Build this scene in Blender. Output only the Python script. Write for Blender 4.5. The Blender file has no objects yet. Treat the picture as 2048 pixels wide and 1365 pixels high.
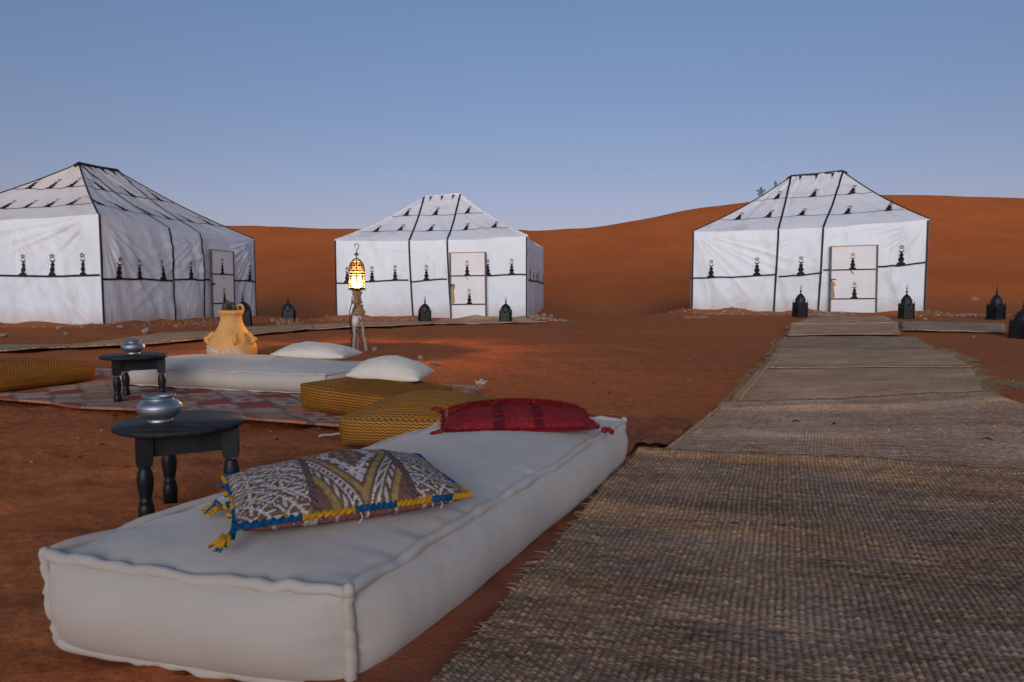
import bpy, math, random
import numpy as np
from mathutils import Vector, Matrix

random.seed(7)
scene = bpy.context.scene
col = scene.collection

# ------------------------------------------------------------------ camera
H = 0.75
F = 1365.0
PITCH = math.atan(97.5 / F)
cam_d = bpy.data.cameras.new('camera')
cam = bpy.data.objects.new('camera', cam_d)
col.objects.link(cam)
cam_d.sensor_width = 36.0
cam_d.lens = 36.0 * F / 2048.0
cam.location = (0, 0, H)
cam.rotation_euler = (math.pi / 2 - PITCH, 0, 0)
cam_d.clip_end = 1000
cam_d.clip_start = 0.05
cam_d.dof.use_dof = True
cam_d.dof.focus_distance = 6.0
cam_d.dof.aperture_fstop = 9.0
scene.camera = cam

# ------------------------------------------------------------------ sky, sun, exposure
SUN_EL, SUN_AZ = 13.0, 186.0       # degrees, azimuth clockwise from +Y (the glow is behind the camera)
w = bpy.data.worlds.new('World')
scene.world = w
w.use_nodes = True
nt = w.node_tree
for n in list(nt.nodes):
    nt.nodes.remove(n)
sky = nt.nodes.new('ShaderNodeTexSky')
sky.sky_type = 'NISHITA'
sky.sun_disc = False
sky.sun_elevation = math.radians(SUN_EL)
sky.sun_rotation = math.radians(SUN_AZ)
sky.air_density = 1.0
sky.dust_density = 1.0
sky.ozone_density = 3.0
bg = nt.nodes.new('ShaderNodeBackground')
bg.inputs['Strength'].default_value = 0.088
out = nt.nodes.new('ShaderNodeOutputWorld')
# twilight tint: the pinkish band that lies over the horizon all round at dusk
_g = nt.nodes.new('ShaderNodeTexCoord'); _s = nt.nodes.new('ShaderNodeSeparateXYZ')
nt.links.new(_g.outputs['Generated'], _s.inputs[0])
_r = nt.nodes.new('ShaderNodeValToRGB')
_el = _r.color_ramp.elements
_st = [(0.0, (1.30, .88, 1.05)), (.10, (1.24, .86, .98)), (.20, (1.27, .955, 1.0)), (.37, (1.39, 1.17, 1.19)), (1.0, (1.38, 1.16, 1.2))]
while len(_el) < len(_st): _el.new(.5)
for _e, (_p, _c) in zip(_el, _st):
    _e.position = _p; _e.color = (_c[0], _c[1], _c[2], 1)
nt.links.new(_s.outputs[2], _r.inputs[0])
_m = nt.nodes.new('ShaderNodeMix'); _m.data_type = 'RGBA'; _m.blend_type = 'MULTIPLY'; _m.inputs[0].default_value = 1.0
nt.links.new(sky.outputs['Color'], _m.inputs[6]); nt.links.new(_r.outputs[0], _m.inputs[7])
nt.links.new(_m.outputs[2], bg.inputs['Color'])
nt.links.new(bg.outputs[0], out.inputs[0])

sd = bpy.data.lights.new('sun', 'SUN')
so = bpy.data.objects.new('sun', sd)
col.objects.link(so)
sd.energy = 1.45
sd.angle = math.radians(42)
sd.color = (0.76, 0.92, 1.0)
_e, _a = math.radians(SUN_EL), math.radians(SUN_AZ)
sdir = Vector((math.sin(_a) * math.cos(_e), math.cos(_a) * math.cos(_e), math.sin(_e)))
so.rotation_euler = (-sdir).to_track_quat('-Z', 'Y').to_euler()
scene.view_settings.view_transform = 'Standard'
scene.view_settings.look = 'None'
scene.view_settings.exposure = 0.10
scene.view_settings.gamma = 1.0

# ------------------------------------------------------------------ helpers
def tag(o, label=None, cat=None, group=None, kind=None):
    if label: o['label'] = label
    if cat: o['category'] = cat
    if group: o['group'] = group
    if kind: o['kind'] = kind
    return o

def empty(name, loc, rz=0.0, label=None, cat=None, group=None):
    o = bpy.data.objects.new(name, None)
    col.objects.link(o)
    o.empty_display_size = 0.1
    o.location = loc
    o.rotation_euler = (0, 0, rz)
    return tag(o, label, cat, group)

def smooth(a, b, x):
    t = np.clip((x - a) / (b - a), 0, 1)
    return t * t * (3 - 2 * t)

_rng = np.random.RandomState(3)
_perm = _rng.rand(256, 256)
def vn(x, y):
    """tiling value noise in -1..1, vectorised"""
    x = np.asarray(x, dtype=float); y = np.asarray(y, dtype=float)
    xi = np.floor(x).astype(int); yi = np.floor(y).astype(int)
    fx = x - xi; fy = y - yi
    fx = fx * fx * (3 - 2 * fx); fy = fy * fy * (3 - 2 * fy)
    a = _perm[xi & 255, yi & 255]; b = _perm[(xi + 1) & 255, yi & 255]
    c = _perm[xi & 255, (yi + 1) & 255]; d = _perm[(xi + 1) & 255, (yi + 1) & 255]
    return 2 * ((a * (1 - fx) + b * fx) * (1 - fy) + (c * (1 - fx) + d * fx) * fy) - 1
def fbm(x, y, o=4):
    s = 0; a = 1.0; f = 1.0; t = 0
    for k in range(o):
        s = s + a * vn(x * f + 17.3 * k, y * f + 5.1 * k); t += a
        a *= 0.5; f *= 2.03
    return s / t

class MB:
    def __init__(s):
        s.v = []; s.f = []; s.uv = None
    def add(s, vs, fs):
        b = len(s.v)
        s.v.extend([tuple(p) for p in vs])
        s.f.extend([tuple(i + b for i in f) for f in fs])
    def box(s, c, d, M=None, taper=1.0):
        x, y, z = d[0] / 2, d[1] / 2, d[2] / 2
        p = []
        for k in (-1, 1):
            t = taper if k > 0 else 1
            for q in ((-1, -1), (1, -1), (1, 1), (-1, 1)):
                p.append(Vector((q[0] * x * t, q[1] * y * t, k * z)))
        if M is not None: p = [M @ q for q in p]
        p = [q + Vector(c) for q in p]
        s.add(p, [(3, 2, 1, 0), (4, 5, 6, 7), (0, 1, 5, 4), (1, 2, 6, 5), (2, 3, 7, 6), (3, 0, 4, 7)])
    def tube(s, pts, r, n=8, closed=False, caps=True):
        pts = [Vector(p) for p in pts]
        m = len(pts)
        rr = r if hasattr(r, '__len__') else [r] * m
        up = None; rings = []
        for i in range(m):
            if closed: t = pts[(i + 1) % m] - pts[i - 1]
            else: t = pts[min(i + 1, m - 1)] - pts[max(i - 1, 0)]
            t = t.normalized() if t.length > 1e-9 else Vector((0, 0, 1))
            if up is None:
                up = Vector((0, 0, 1)) if abs(t.z) < 0.9 else Vector((1, 0, 0))
            a = (up - t * up.dot(t))
            a = a.normalized() if a.length > 1e-6 else t.orthogonal().normalized()
            up = a
            b = t.cross(a)
            rings.append([pts[i] + (a * math.cos(2 * math.pi * k / n) + b * math.sin(2 * math.pi * k / n)) * rr[i] for k in range(n)])
        vs = [p for ring in rings for p in ring]; fs = []
        for i in range(m if closed else m - 1):
            j = (i + 1) % m
            for k in range(n):
                l = (k + 1) % n
                fs.append((i * n + k, i * n + l, j * n + l, j * n + k))
        if caps and not closed:
            fs.append(tuple(range(n))[::-1]); fs.append(tuple((m - 1) * n + k for k in range(n)))
        s.add(vs, fs)
    def lathe(s, prof, n=24, c=(0, 0, 0), fn=None):
        vs = []; fs = []
        for i, (r, z) in enumerate(prof):
            for k in range(n):
                a = 2 * math.pi * k / n
                q = r * (fn(a, i) if fn else 1)
                vs.append((c[0] + q * math.cos(a), c[1] + q * math.sin(a), c[2] + z))
        for i in range(len(prof) - 1):
            for k in range(n):
                l = (k + 1) % n
                fs.append((i * n + k, i * n + l, (i + 1) * n + l, (i + 1) * n + k))
        fs.append(tuple(range(n))[::-1]); m = len(prof) - 1
        fs.append(tuple(m * n + k for k in range(n)))
        s.add(vs, fs)
    def build(s, name, mat, parent=None, sm=True, link=True):
        me = bpy.data.meshes.new(name)
        me.from_pydata(s.v, [], s.f)
        me.validate()
        me.materials.append(mat)
        if sm: me.shade_smooth()
        o = bpy.data.objects.new(name, me)
        if link: col.objects.link(o)
        if parent: o.parent = parent
        return o

def grid_obj(name, P, mat, parent=None, uv=None, colr=None, sm=True, flip=False):
    """P: (n,m,3) numpy grid"""
    n, m = P.shape[:2]
    idx = np.arange(n * m).reshape(n, m)
    a = idx[:-1, :-1].ravel(); b = idx[1:, :-1].ravel(); c = idx[1:, 1:].ravel(); d = idx[:-1, 1:].ravel()
    q = np.stack([a, b, c, d] if not flip else [d, c, b, a], 1)
    return raw_obj(name, P.reshape(-1, 3), q, mat, parent, None if uv is None else uv.reshape(-1, 2), None if colr is None else colr.reshape(-1, 3), sm)

def raw_obj(name, V, Q, mat, parent=None, uv=None, colr=None, sm=True):
    me = bpy.data.meshes.new(name)
    nq = len(Q)
    me.vertices.add(len(V)); me.vertices.foreach_set('co', np.asarray(V, dtype=np.float32).ravel())
    me.loops.add(nq * 4); me.loops.foreach_set('vertex_index', np.asarray(Q, dtype=np.int32).ravel())
    me.polygons.add(nq); me.polygons.foreach_set('loop_start', np.arange(0, nq * 4, 4, dtype=np.int32))
    me.update(calc_edges=True)
    if uv is not None:
        l = me.uv_layers.new(name='UVMap')
        l.data.foreach_set('uv', np.asarray(uv)[np.asarray(Q).ravel()].astype(np.float32).ravel())
    if colr is not None:
        ca = me.color_attributes.new('Col', 'FLOAT_COLOR', 'POINT')
        ca.data.foreach_set('color', np.concatenate([colr, np.ones((len(V), 1))], 1).astype(np.float32).ravel())
    me.materials.append(mat)
    if sm: me.shade_smooth()
    o = bpy.data.objects.new(name, me)
    col.objects.link(o)
    if parent: o.parent = parent
    return o

def blades(name, mat, roots, dirs, lens, width, parent=None, droop=0.4, jit=0.3):
    """many thin curved straws, one mesh"""
    V = []; Q = []
    for (p, d, L) in zip(roots, dirs, lens):
        p = Vector(p); d = Vector(d).normalized()
        d = (d + Vector((random.uniform(-jit, jit), random.uniform(-jit, jit), random.uniform(-jit, jit) * .5))).normalized()
        s = d.cross(Vector((random.uniform(-.5, .5), random.uniform(-.5, .5), 1))).normalized() * width * random.uniform(.6, 1.3) / 2
        b = len(V)
        q = [p, p + d * L * .5 + Vector((0, 0, droop * L * .06)), p + d * L + Vector((0, 0, -droop * L * .3))]
        for k, t in enumerate((1, .8, .25)):
            V.append(q[k] - s * t); V.append(q[k] + s * t)
        Q.append((b, b + 1, b + 3, b + 2)); Q.append((b + 2, b + 3, b + 5, b + 4))
    o = raw_obj(name, np.array([tuple(v) for v in V]), np.array(Q), mat, parent, sm=False)
    o['kind'] = 'stuff'
    return o

# ------------------------------------------------------------------ materials
def N(nt, t, **k):
    n = nt.nodes.new(t)
    for a, b in k.items(): setattr(n, a, b)
    return n
def base_mat(name, rough=.8, spec=.3, metal=0):
    m = bpy.data.materials.new(name); m.use_nodes = True
    nt = m.node_tree
    b = nt.nodes['Principled BSDF']
    b.inputs['Roughness'].default_value = rough
    b.inputs['Specular IOR Level'].default_value = spec
    b.inputs['Metallic'].default_value = metal
    return m, nt, b
def ramp(nt, fac, stops):
    r = N(nt, 'ShaderNodeValToRGB')
    el = r.color_ramp.elements
    while len(el) < len(stops): el.new(.5)
    for e, (p, c) in zip(el, stops):
        e.position = p; e.color = (c[0], c[1], c[2], 1)
    nt.links.new(fac, r.inputs[0])
    return r.outputs[0]
def noise(nt, vec, scale, detail=4, rough=.55, dist=0):
    n = N(nt, 'ShaderNodeTexNoise')
    n.inputs['Scale'].default_value = scale; n.inputs['Detail'].default_value = detail
    n.inputs['Roughness'].default_value = rough; n.inputs['Distortion'].default_value = dist
    if vec is not None: nt.links.new(vec, n.inputs['Vector'])
    return n.outputs[0]
def mapping(nt, vec, scale=(1, 1, 1), rot=(0, 0, 0)):
    m = N(nt, 'ShaderNodeMapping')
    m.inputs['Scale'].default_value = scale; m.inputs['Rotation'].default_value = rot
    nt.links.new(vec, m.inputs['Vector'])
    return m.outputs[0]
def bump(nt, b, hgt, strength=.3, dist=.01, prev=None):
    n = N(nt, 'ShaderNodeBump')
    n.inputs['Strength'].default_value = strength; n.inputs['Distance'].default_value = dist
    nt.links.new(hgt, n.inputs['Height'])
    if prev is not None: nt.links.new(prev, n.inputs['Normal'])
    nt.links.new(n.outputs[0], b.inputs['Normal'])
    return n.outputs[0]
def mixc(nt, fac, a, b, mode='MIX'):
    n = N(nt, 'ShaderNodeMix', data_type='RGBA', blend_type=mode)
    if hasattr(fac, 'is_linked') or not isinstance(fac, (int, float)): nt.links.new(fac, n.inputs[0])
    else: n.inputs[0].default_value = fac
    for v, i in ((a, 6), (b, 7)):
        if isinstance(v, tuple): n.inputs[i].default_value = (v[0], v[1], v[2], 1)
        else: nt.links.new(v, n.inputs[i])
    return n.outputs[2]
def mth(nt, op, a, b=None, c=None):
    n = N(nt, 'ShaderNodeMath', operation=op)
    for i, v in enumerate((a, b, c)):
        if v is None: continue
        if isinstance(v, (int, float)): n.inputs[i].default_value = v
        else: nt.links.new(v, n.inputs[i])
    return n.outputs[0]
def geo_pos(nt):
    return N(nt, 'ShaderNodeNewGeometry').outputs['Position']

def simple(name, c1, c2, scale=8, rough=.8, spec=.3, metal=0, bs=.2, bscale=60, bd=.004, stretch=(1, 1, 1), obj=True):
    m, nt, b = base_mat(name, rough, spec, metal)
    v = N(nt, 'ShaderNodeTexCoord').outputs['Object'] if obj else geo_pos(nt)
    v = mapping(nt, v, stretch)
    f = noise(nt, v, scale, 5)
    nt.links.new(ramp(nt, f, [(.35, c1), (.65, c2)]), b.inputs['Base Color'])
    if bs: bump(nt, b, noise(nt, v, bscale, 4), bs, bd)
    return m

def sand_material():
    m, nt, b = base_mat('sand', .95, .02)
    p = geo_pos(nt)
    big = noise(nt, mapping(nt, p, (1, 1, 1)), .35, 5)
    mid = noise(nt, p, 3.0, 6, .6)
    fine = noise(nt, p, 60, 4, .7)
    c = ramp(nt, big, [(.35, (.54, .128, .033)), (.65, (.64, .160, .041))])
    c = mixc(nt, ramp(nt, mid, [(.42, (0, 0, 0)), (.72, (.5, .5, .5))]), c, (.41, .112, .040))
    # pale and dark grit
    vo = N(nt, 'ShaderNodeTexVoronoi'); vo.inputs['Scale'].default_value = 55
    nt.links.new(p, vo.inputs['Vector'])
    g1 = ramp(nt, vo.outputs['Distance'], [(.0, (1, 1, 1)), (.16, (0, 0, 0))])
    gm = ramp(nt, noise(nt, p, 1.3, 3), [(.5, (0, 0, 0)), (.62, (1, 1, 1))])
    sep = N(nt, 'ShaderNodeSeparateColor'); nt.links.new(vo.outputs['Color'], sep.inputs[0])
    g2 = mth(nt, 'MULTIPLY', g1, gm)
    g2 = mth(nt, 'MULTIPLY', g2, mth(nt, 'GREATER_THAN', sep.outputs[0], .55))
    c = mixc(nt, mth(nt, 'MULTIPLY', g2, .8), c, ramp(nt, sep.outputs[1], [(.4, (.10, .06, .045)), (.6, (.55, .40, .30))]))
    c = mixc(nt, .16, c, ramp(nt, fine, [(.3, (.3, .085, .022)), (.7, (.75, .24, .08))]))
    # trodden camp ground: browner and grittier than the clean dune sand
    sp0 = N(nt, 'ShaderNodeSeparateXYZ'); nt.links.new(p, sp0.inputs[0])
    flat_ = ramp(nt, mth(nt, 'ADD', mth(nt, 'DIVIDE', sp0.outputs[2], 3.0), mth(nt, 'MULTIPLY', mth(nt, 'SUBTRACT', noise(nt, p, 1.1, 5, .65), .5), .25)), [(.06, (.62, .62, .62)), (.22, (0, 0, 0))])
    spk = ramp(nt, noise(nt, p, 26, 6, .75), [(.38, (.26, .094, .046)), (.62, (.52, .175, .068))])
    c = mixc(nt, flat_, c, spk)
    nt.links.new(c, b.inputs['Base Color'])
    # ripples on the dune flank and lumps
    wv = N(nt, 'ShaderNodeTexWave'); wv.inputs['Scale'].default_value = 1.6
    wv.inputs['Distortion'].default_value = 5; wv.inputs['Detail'].default_value = 2; wv.inputs['Detail Scale'].default_value = .6
    nt.links.new(mapping(nt, p, (1.3, .55, .6), (0, 0, .5)), wv.inputs['Vector'])
    sp_ = N(nt, 'ShaderNodeSeparateXYZ'); nt.links.new(p, sp_.inputs[0])
    onslope = ramp(nt, mth(nt, 'DIVIDE', sp_.outputs[2], 3.0), [(.12, (0, 0, 0)), (.4, (1, 1, 1))])
    n1 = bump(nt, b, mth(nt, 'MULTIPLY', wv.outputs['Fac'], onslope), .28, .045)
    n2 = bump(nt, b, noise(nt, p, 9, 6, .6), .5, .04, n1)
    bump(nt, b, fine, .45, .006, n2)
    return m

def canvas_material(name, c1, c2, spec=.35, rough=.45, dirt=(.48, .40, .34)):
    m, nt, b = base_mat(name, rough, spec)
    tc = N(nt, 'ShaderNodeTexCoord').outputs['Object']
    c = ramp(nt, noise(nt, tc, .7, 5, .6), [(.35, c1), (.65, c2)])
    d = ramp(nt, noise(nt, mapping(nt, tc, (1, 1, .35)), 1.7, 7, .7, .6), [(.56, (0, 0, 0)), (.8, (.6, .6, .6))])
    c = mixc(nt, d, c, dirt)
    # sand-stained hem near the ground
    sx = N(nt, 'ShaderNodeSeparateXYZ'); nt.links.new(tc, sx.inputs[0])
    zz = mth(nt, 'ADD', sx.outputs[2], mth(nt, 'MULTIPLY', noise(nt, tc, 2.5, 5), -.5))
    hem = ramp(nt, mth(nt, 'MULTIPLY_ADD', zz, -2.4, .45), [(.0, (0, 0, 0)), (1, (.55, .55, .55))])
    c = mixc(nt, hem, c, (.55, .36, .24))
    nt.links.new(c, b.inputs['Base Color'])
    n1 = bump(nt, b, noise(nt, mapping(nt, tc, (1.2, 1.2, .25), (0, .35, 0)), 4.5, 4, .5), .35, .05)
    bump(nt, b, noise(nt, tc, 22, 3), .12, .008, n1)
    return m

def fabric_material(name, c1, c2, wv=260, rough=.9, stain=None, bs=.25):
    m, nt, b = base_mat(name, rough, .15)
    tc = N(nt, 'ShaderNodeTexCoord').outputs['Object']
    c = ramp(nt, noise(nt, tc, 3.0, 5), [(.3, c1), (.7, c2)])
    if stain:
        s = ramp(nt, noise(nt, tc, 5.5, 6, .65), [(.6, (0, 0, 0)), (.78, (.55, .55, .55))])
        c = mixc(nt, s, c, stain)
    nt.links.new(c, b.inputs['Base Color'])
    b.inputs['Sheen Weight'].default_value = .15
    n1 = bump(nt, b, noise(nt, mapping(nt, tc, (1, 1, .5)), 14, 4), .3, .012)
    bump(nt, b, noise(nt, tc, wv, 2), bs, .002, n1)
    return m

def attr_material(name, rough=.95, bscale=200, bs=.4, bd=.003):
    m, nt, b = base_mat(name, rough, .1)
    a = N(nt, 'ShaderNodeAttribute'); a.attribute_name = 'Col'
    tc = N(nt, 'ShaderNodeTexCoord').outputs['Object']
    c = mixc(nt, .3, a.outputs['Color'], ramp(nt, noise(nt, tc, bscale * .6, 3), [(.3, (.0, .0, .0)), (.7, (1, 1, 1))]), 'OVERLAY')
    nt.links.new(c, b.inputs['Base Color'])
    bump(nt, b, noise(nt, tc, bscale, 3), bs, bd)
    return m

def zigzag_material(name, c1, c2, cl):
    m, nt, b = base_mat(name, .95, .05)
    uv = N(nt, 'ShaderNodeUVMap').outputs[0]
    tc = N(nt, 'ShaderNodeTexCoord').outputs['Object']
    s = N(nt, 'ShaderNodeSeparateXYZ'); nt.links.new(uv, s.inputs[0])
    wob = mth(nt, 'MULTIPLY', mth(nt, 'SUBTRACT', noise(nt, uv, 5, 3), .5), .012)
    tri = mth(nt, 'PINGPONG', s.outputs[0], .016)               # metres
    v = mth(nt, 'ADD', mth(nt, 'MULTIPLY_ADD', tri, .62, s.outputs[1]), wob)
    fr = mth(nt, 'FRACT', mth(nt, 'DIVIDE', v, .0215))
    d = mth(nt, 'ABSOLUTE', mth(nt, 'SUBTRACT', fr, .5))
    line = ramp(nt, d, [(.14, (1, 1, 1)), (.20, (0, 0, 0))])
    c = ramp(nt, noise(nt, tc, 6, 4), [(.3, c1), (.7, c2)])
    c = mixc(nt, line, c, cl)
    nt.links.new(c, b.inputs['Base Color'])
    n1 = bump(nt, b, mth(nt, 'SINE', mth(nt, 'MULTIPLY', v, 380)), .35, .004)
    bump(nt, b, noise(nt, tc, 160, 3), .3, .003, n1)
    return m

def straw_mat_material(name, c1, c2, c3, wbump=True):
    m, nt, b = base_mat(name, .9, .0)
    uv = N(nt, 'ShaderNodeUVMap').outputs[0]
    cell = noise(nt, mapping(nt, uv, (.55, 1.0, 1)), 75 if not wbump else 42, 3, .65)
    streak = noise(nt, mapping(nt, uv, (1.2, 14, 1)), 4, 5, .65)
    big = noise(nt, uv, 1.6, 4)
    c = ramp(nt, cell, [(.28, c1), (.5, c2), (.74, c3)])
    c = mixc(nt, ramp(nt, streak, [(.36, (.85, .85, .85)), (.60, (0, 0, 0))]), c, tuple(x * .62 for x in c1))
    c = mixc(nt, ramp(nt, big, [(.42, (0, 0, 0)), (.72, (.55, .55, .55))]), c, c3)
    c = mixc(nt, ramp(nt, noise(nt, uv, .9, 4, .6), [(.62, (0, 0, 0)), (.75, (.35, .35, .35))]), c, (.34, .15, .07))
    if not wbump:
        a_ = N(nt, 'ShaderNodeAttribute'); a_.attribute_name = 'Col'
        c = mixc(nt, 1.0, c, a_.outputs['Color'], 'MULTIPLY')
    nt.links.new(c, b.inputs['Base Color'])
    if wbump:
        s = N(nt, 'ShaderNodeSeparateXYZ'); nt.links.new(uv, s.inputs[0])
        a1 = mth(nt, 'SINE', mth(nt, 'MULTIPLY', s.outputs[0], 2 * math.pi / .022))
        a2 = mth(nt, 'SINE', mth(nt, 'MULTIPLY', s.outputs[1], 2 * math.pi / .018))
        n1 = bump(nt, b, mth(nt, 'MULTIPLY', a1, a2), .5, .005)
        bump(nt, b, cell, .4, .005, n1)
    else:
        bump(nt, b, noise(nt, mapping(nt, uv, (1, 3, 1)), 240, 3, .6), .6, .003)
    return m

M = {}
M['sand'] = sand_material()
M['canvas'] = canvas_material('white_canvas', (.77, .81, .83), (.85, .89, .91))
M['roof'] = canvas_material('roof_canvas', (.85, .81, .79), (.93, .90, .88), dirt=(.46, .36, .30))
M['roof_worn'] = canvas_material('worn_roof_canvas', (.82, .70, .61), (.90, .81, .73), dirt=(.42, .29, .20))
M['tape'] = simple('black_tape', (.010, .011, .012), (.022, .022, .024), 5, .6, .4, bs=.1)
M['motif'] = simple('black_applique', (.012, .011, .011), (.03, .026, .022), 4, .8, .2, bs=.15)
M['door'] = simple('door_board', (.82, .79, .77), (.88, .86, .84), 2.2, .6, .3, bs=.12, bscale=30)
M['door_frame'] = simple('door_frame', (.07, .065, .05), (.14, .13, .10), 8, .6, .4, bs=.2)
M['bare_wood'] = simple('bare_wood', (.42, .24, .13), (.52, .32, .19), 5, .7, .3, bs=.2, stretch=(4, 4, .6))
M['iron'] = simple('black_iron', (.010, .011, .014), (.03, .032, .036), 25, .45, .5, metal=.3, bs=.3, bscale=90)
M['bronze'] = simple('pierced_bronze', (.035, .024, .012), (.07, .045, .02), 25, .6, .3, metal=.2, bs=.2)
M['ebony'] = simple('black_painted_wood', (.008, .008, .010), (.020, .018, .020), 12, .45, .35, bs=.35, bscale=40, stretch=(1, 1, .3))
M['ebony_top'] = simple('black_tabletop', (.014, .013, .014), (.045, .040, .042), 9, .55, .22, bs=.35, bscale=22, stretch=(.5, 4, 1))
M['alu'] = simple('spun_aluminium', (.34, .36, .38), (.52, .54, .56), 14, .46, .5, metal=.9, bs=.2, bscale=50)
M['mattress'] = fabric_material('mattress_cotton', (.53, .445, .37), (.61, .52, .44), stain=(.54, .40, .29))
M['pillow'] = fabric_material('pillow_cotton', (.76, .64, .50), (.86, .74, .60), stain=(.52, .43, .37))
M['pipe'] = fabric_material('piping_cotton', (.51, .42, .34), (.62, .525, .44))
M['knit'] = zigzag_material('ochre_zigzag_knit', (.41, .145, .018), (.51, .195, .027), (.035, .020, .016))
M['knit_pale'] = zigzag_material('faded_zigzag_knit', (.49, .195, .030), (.59, .255, .043), (.085, .048, .028))
M['kilim'] = attr_material('kilim_wool', bscale=160)
M['rug'] = attr_material('rug_wool', bscale=120, bs=.6)
M['red'] = attr_material('red_wool', bscale=180)
M['redyarn'] = simple('red_yarn', (.20, .012, .014), (.34, .026, .024), 60, .95, .1)
M['blueyarn'] = simple('blue_yarn', (.004, .055, .14), (.010, .095, .21), 60, .9, .1)
M['yelyarn'] = simple('yellow_yarn', (.45, .20, .012), (.60, .29, .022), 60, .9, .1)
M['brownrug'] = simple('brown_kilim', (.24, .070, .035), (.38, .125, .062), 6, .95, .1, bs=.7, bscale=110, bd=.006, stretch=(1, 1, 1))
M['straw'] = simple('dry_straw', (.34, .21, .10), (.54, .36, .18), 20, .85, .2, bs=0, obj=False)
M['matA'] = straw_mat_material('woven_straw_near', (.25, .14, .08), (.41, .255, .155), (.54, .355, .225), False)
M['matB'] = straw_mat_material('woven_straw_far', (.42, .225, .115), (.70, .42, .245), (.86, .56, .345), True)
M['matC'] = straw_mat_material('grey_woven_mat', (.34, .21, .13), (.52, .34, .22), (.64, .44, .30), True)
M['hem'] = simple('shadow_line_hem', (.14, .075, .04), (.26, .16, .09), 30, .95, .0, bs=.5, bscale=120)  # dark brown standing in for the shadow line beyond the mat edges
M['rock'] = simple('desert_stone', (.24, .14, .095), (.50, .36, .26), 5, .9, .2, bs=.5, bscale=14, bd=.02)
M['clay'] = simple('pale_terracotta', (.72, .36, .11), (.84, .46, .15), 5, .85, .2, bs=.25, bscale=30)
M['bark'] = simple('dry_bark', (.05, .035, .02), (.13, .09, .05), 9, .9, .2, bs=.8, bscale=30, bd=.01)
M['post'] = simple('weathered_wood', (.30, .21, .14), (.48, .37, .27), 9, .85, .2, bs=.6, bscale=30, bd=.005, stretch=(5, 5, .5))
M['rope'] = simple('jute_rope', (.34, .20, .09), (.46, .29, .14), 30, .9, .1, bs=.6, bscale=120)
M['plastic'] = simple('white_plastic', (.60, .55, .48), (.72, .66, .58), 6, .5, .4, bs=.05)
M['cable'] = simple('black_cable', (.008, .008, .008), (.014, .014, .014), 6, .5, .4, bs=0)

def emis(name, c, s):
    m = bpy.data.materials.new(name); m.use_nodes = True
    nt = m.node_tree; b = nt.nodes['Principled BSDF']
    b.inputs['Base Color'].default_value = (c[0], c[1], c[2], 1)
    b.inputs['Emission Color'].default_value = (c[0], c[1], c[2], 1)
    b.inputs['Emission Strength'].default_value = s
    return m
M['bulb'] = emis('glowing_bulb', (1.0, .60, .20), 32)

# ------------------------------------------------------------------ terrain
# tents: front-left, front-right, back-right, back-left ground corners (door face is the front)
TENTS = {
    'L': [(-8.46, 14.1), (-7.34, 19.6), (-12.24, 20.6), (-13.36, 15.1)],
    'C': [(-4.90, 19.0), (0.42, 18.3), (1.07, 23.3), (-4.25, 24.0)],
    'R': [(4.77, 18.2), (10.05, 16.6), (11.55, 21.6), (6.27, 23.2)],
}
def tent_dist(x, y, q):
    """signed distance to the tent footprint (negative inside)"""
    d = None
    for i in range(4):
        ax, ay = q[i]; bx, by = q[(i + 1) % 4]
        ex, ey = bx - ax, by - ay
        L = math.hypot(ex, ey)
        dd = ((x - ax) * ey - (y - ay) * ex) / L
        d = dd if d is None else np.maximum(d, dd)
    return d
CX = np.array([-120, -40, -17, 0, 5.1, 7.0, 9.1, 12.4, 15, 19, 24, 29, 34, 45, 60, 120.])
CZ = np.array([2.5, 4.4, 4.85, 4.75, 4.72, 4.95, 5.50, 6.18, 6.62, 7.0, 7.17, 7.05, 6.78, 6.3, 5.5, 3.])
def gz(x, y):
    x = np.asarray(x, dtype=float); y = np.asarray(y, dtype=float)
    z = .20 * smooth(9.5, 15.5, y) * smooth(1.0, 4.5, x)
    z = z + .05 * smooth(11, 14, y) * (1 - smooth(-8.5, -6.5, x))
    Yc = 45 + 2.0 * np.sin(x * .07)
    cz = np.interp(x, CX, CZ)
    for s in (1.2, -1.2, 2.4, -2.4):
        cz = cz + np.interp(x + s, CX, CZ)
    cz = cz / 5 * 1.04
    y0 = 20.5 + .8 * np.sin(x * .35) - 1.5 * smooth(10, 16, x)
    t = np.clip((y - y0) / (Yc - y0), 0, 3)
    prof = np.where(t < 1, .22 * t + .78 * np.minimum(t, 1) ** 2.3, 1 - .6 * smooth(1, 2.6, t))
    # soften the crest
    prof = prof - .035 * np.exp(-((t - 1) / .06) ** 2)
    # round the crest
    z = z + cz * prof
    z = z + .22 * fbm(x * .10 + 3, y * .10, 3) * smooth(21, 28, y)
    dd = None
    for k, q in TENTS.items():
        d = tent_dist(x, y, q); dd = d if dd is None else np.minimum(dd, d)
    z = z - .45 * smooth(17.2, 20.5, y) * (1 - smooth(24, 30, y)) * smooth(.5, 2.2, dd)
    # unseen low dune added behind the camera to keep glow off the foreground
    zb = 1.5 + .3 * np.sin(x * .09 + 1)
    z = z + zb * smooth(-4.5, -14.0, y) * (1 - .5 * smooth(-18, -60, y) )
    z = z + .012 * vn(x * .8, y * .8) * smooth(5, 9, y)
    # spoil banks along the tent walls
    for k, q in TENTS.items():
        d = tent_dist(x, y, q)
        z = z + (.10 + .06 * vn(x * 1.9, y * 1.9)) * np.exp(-((d - .1) / .38) ** 2)
    # low bank of sand in front of the left tent
    z = z + .07 * np.exp(-((x + 9.2) / 2.6) ** 2 - ((y - 12.6) / .9) ** 2)
    return z
def g(x, y): return float(gz(x, y))

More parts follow.
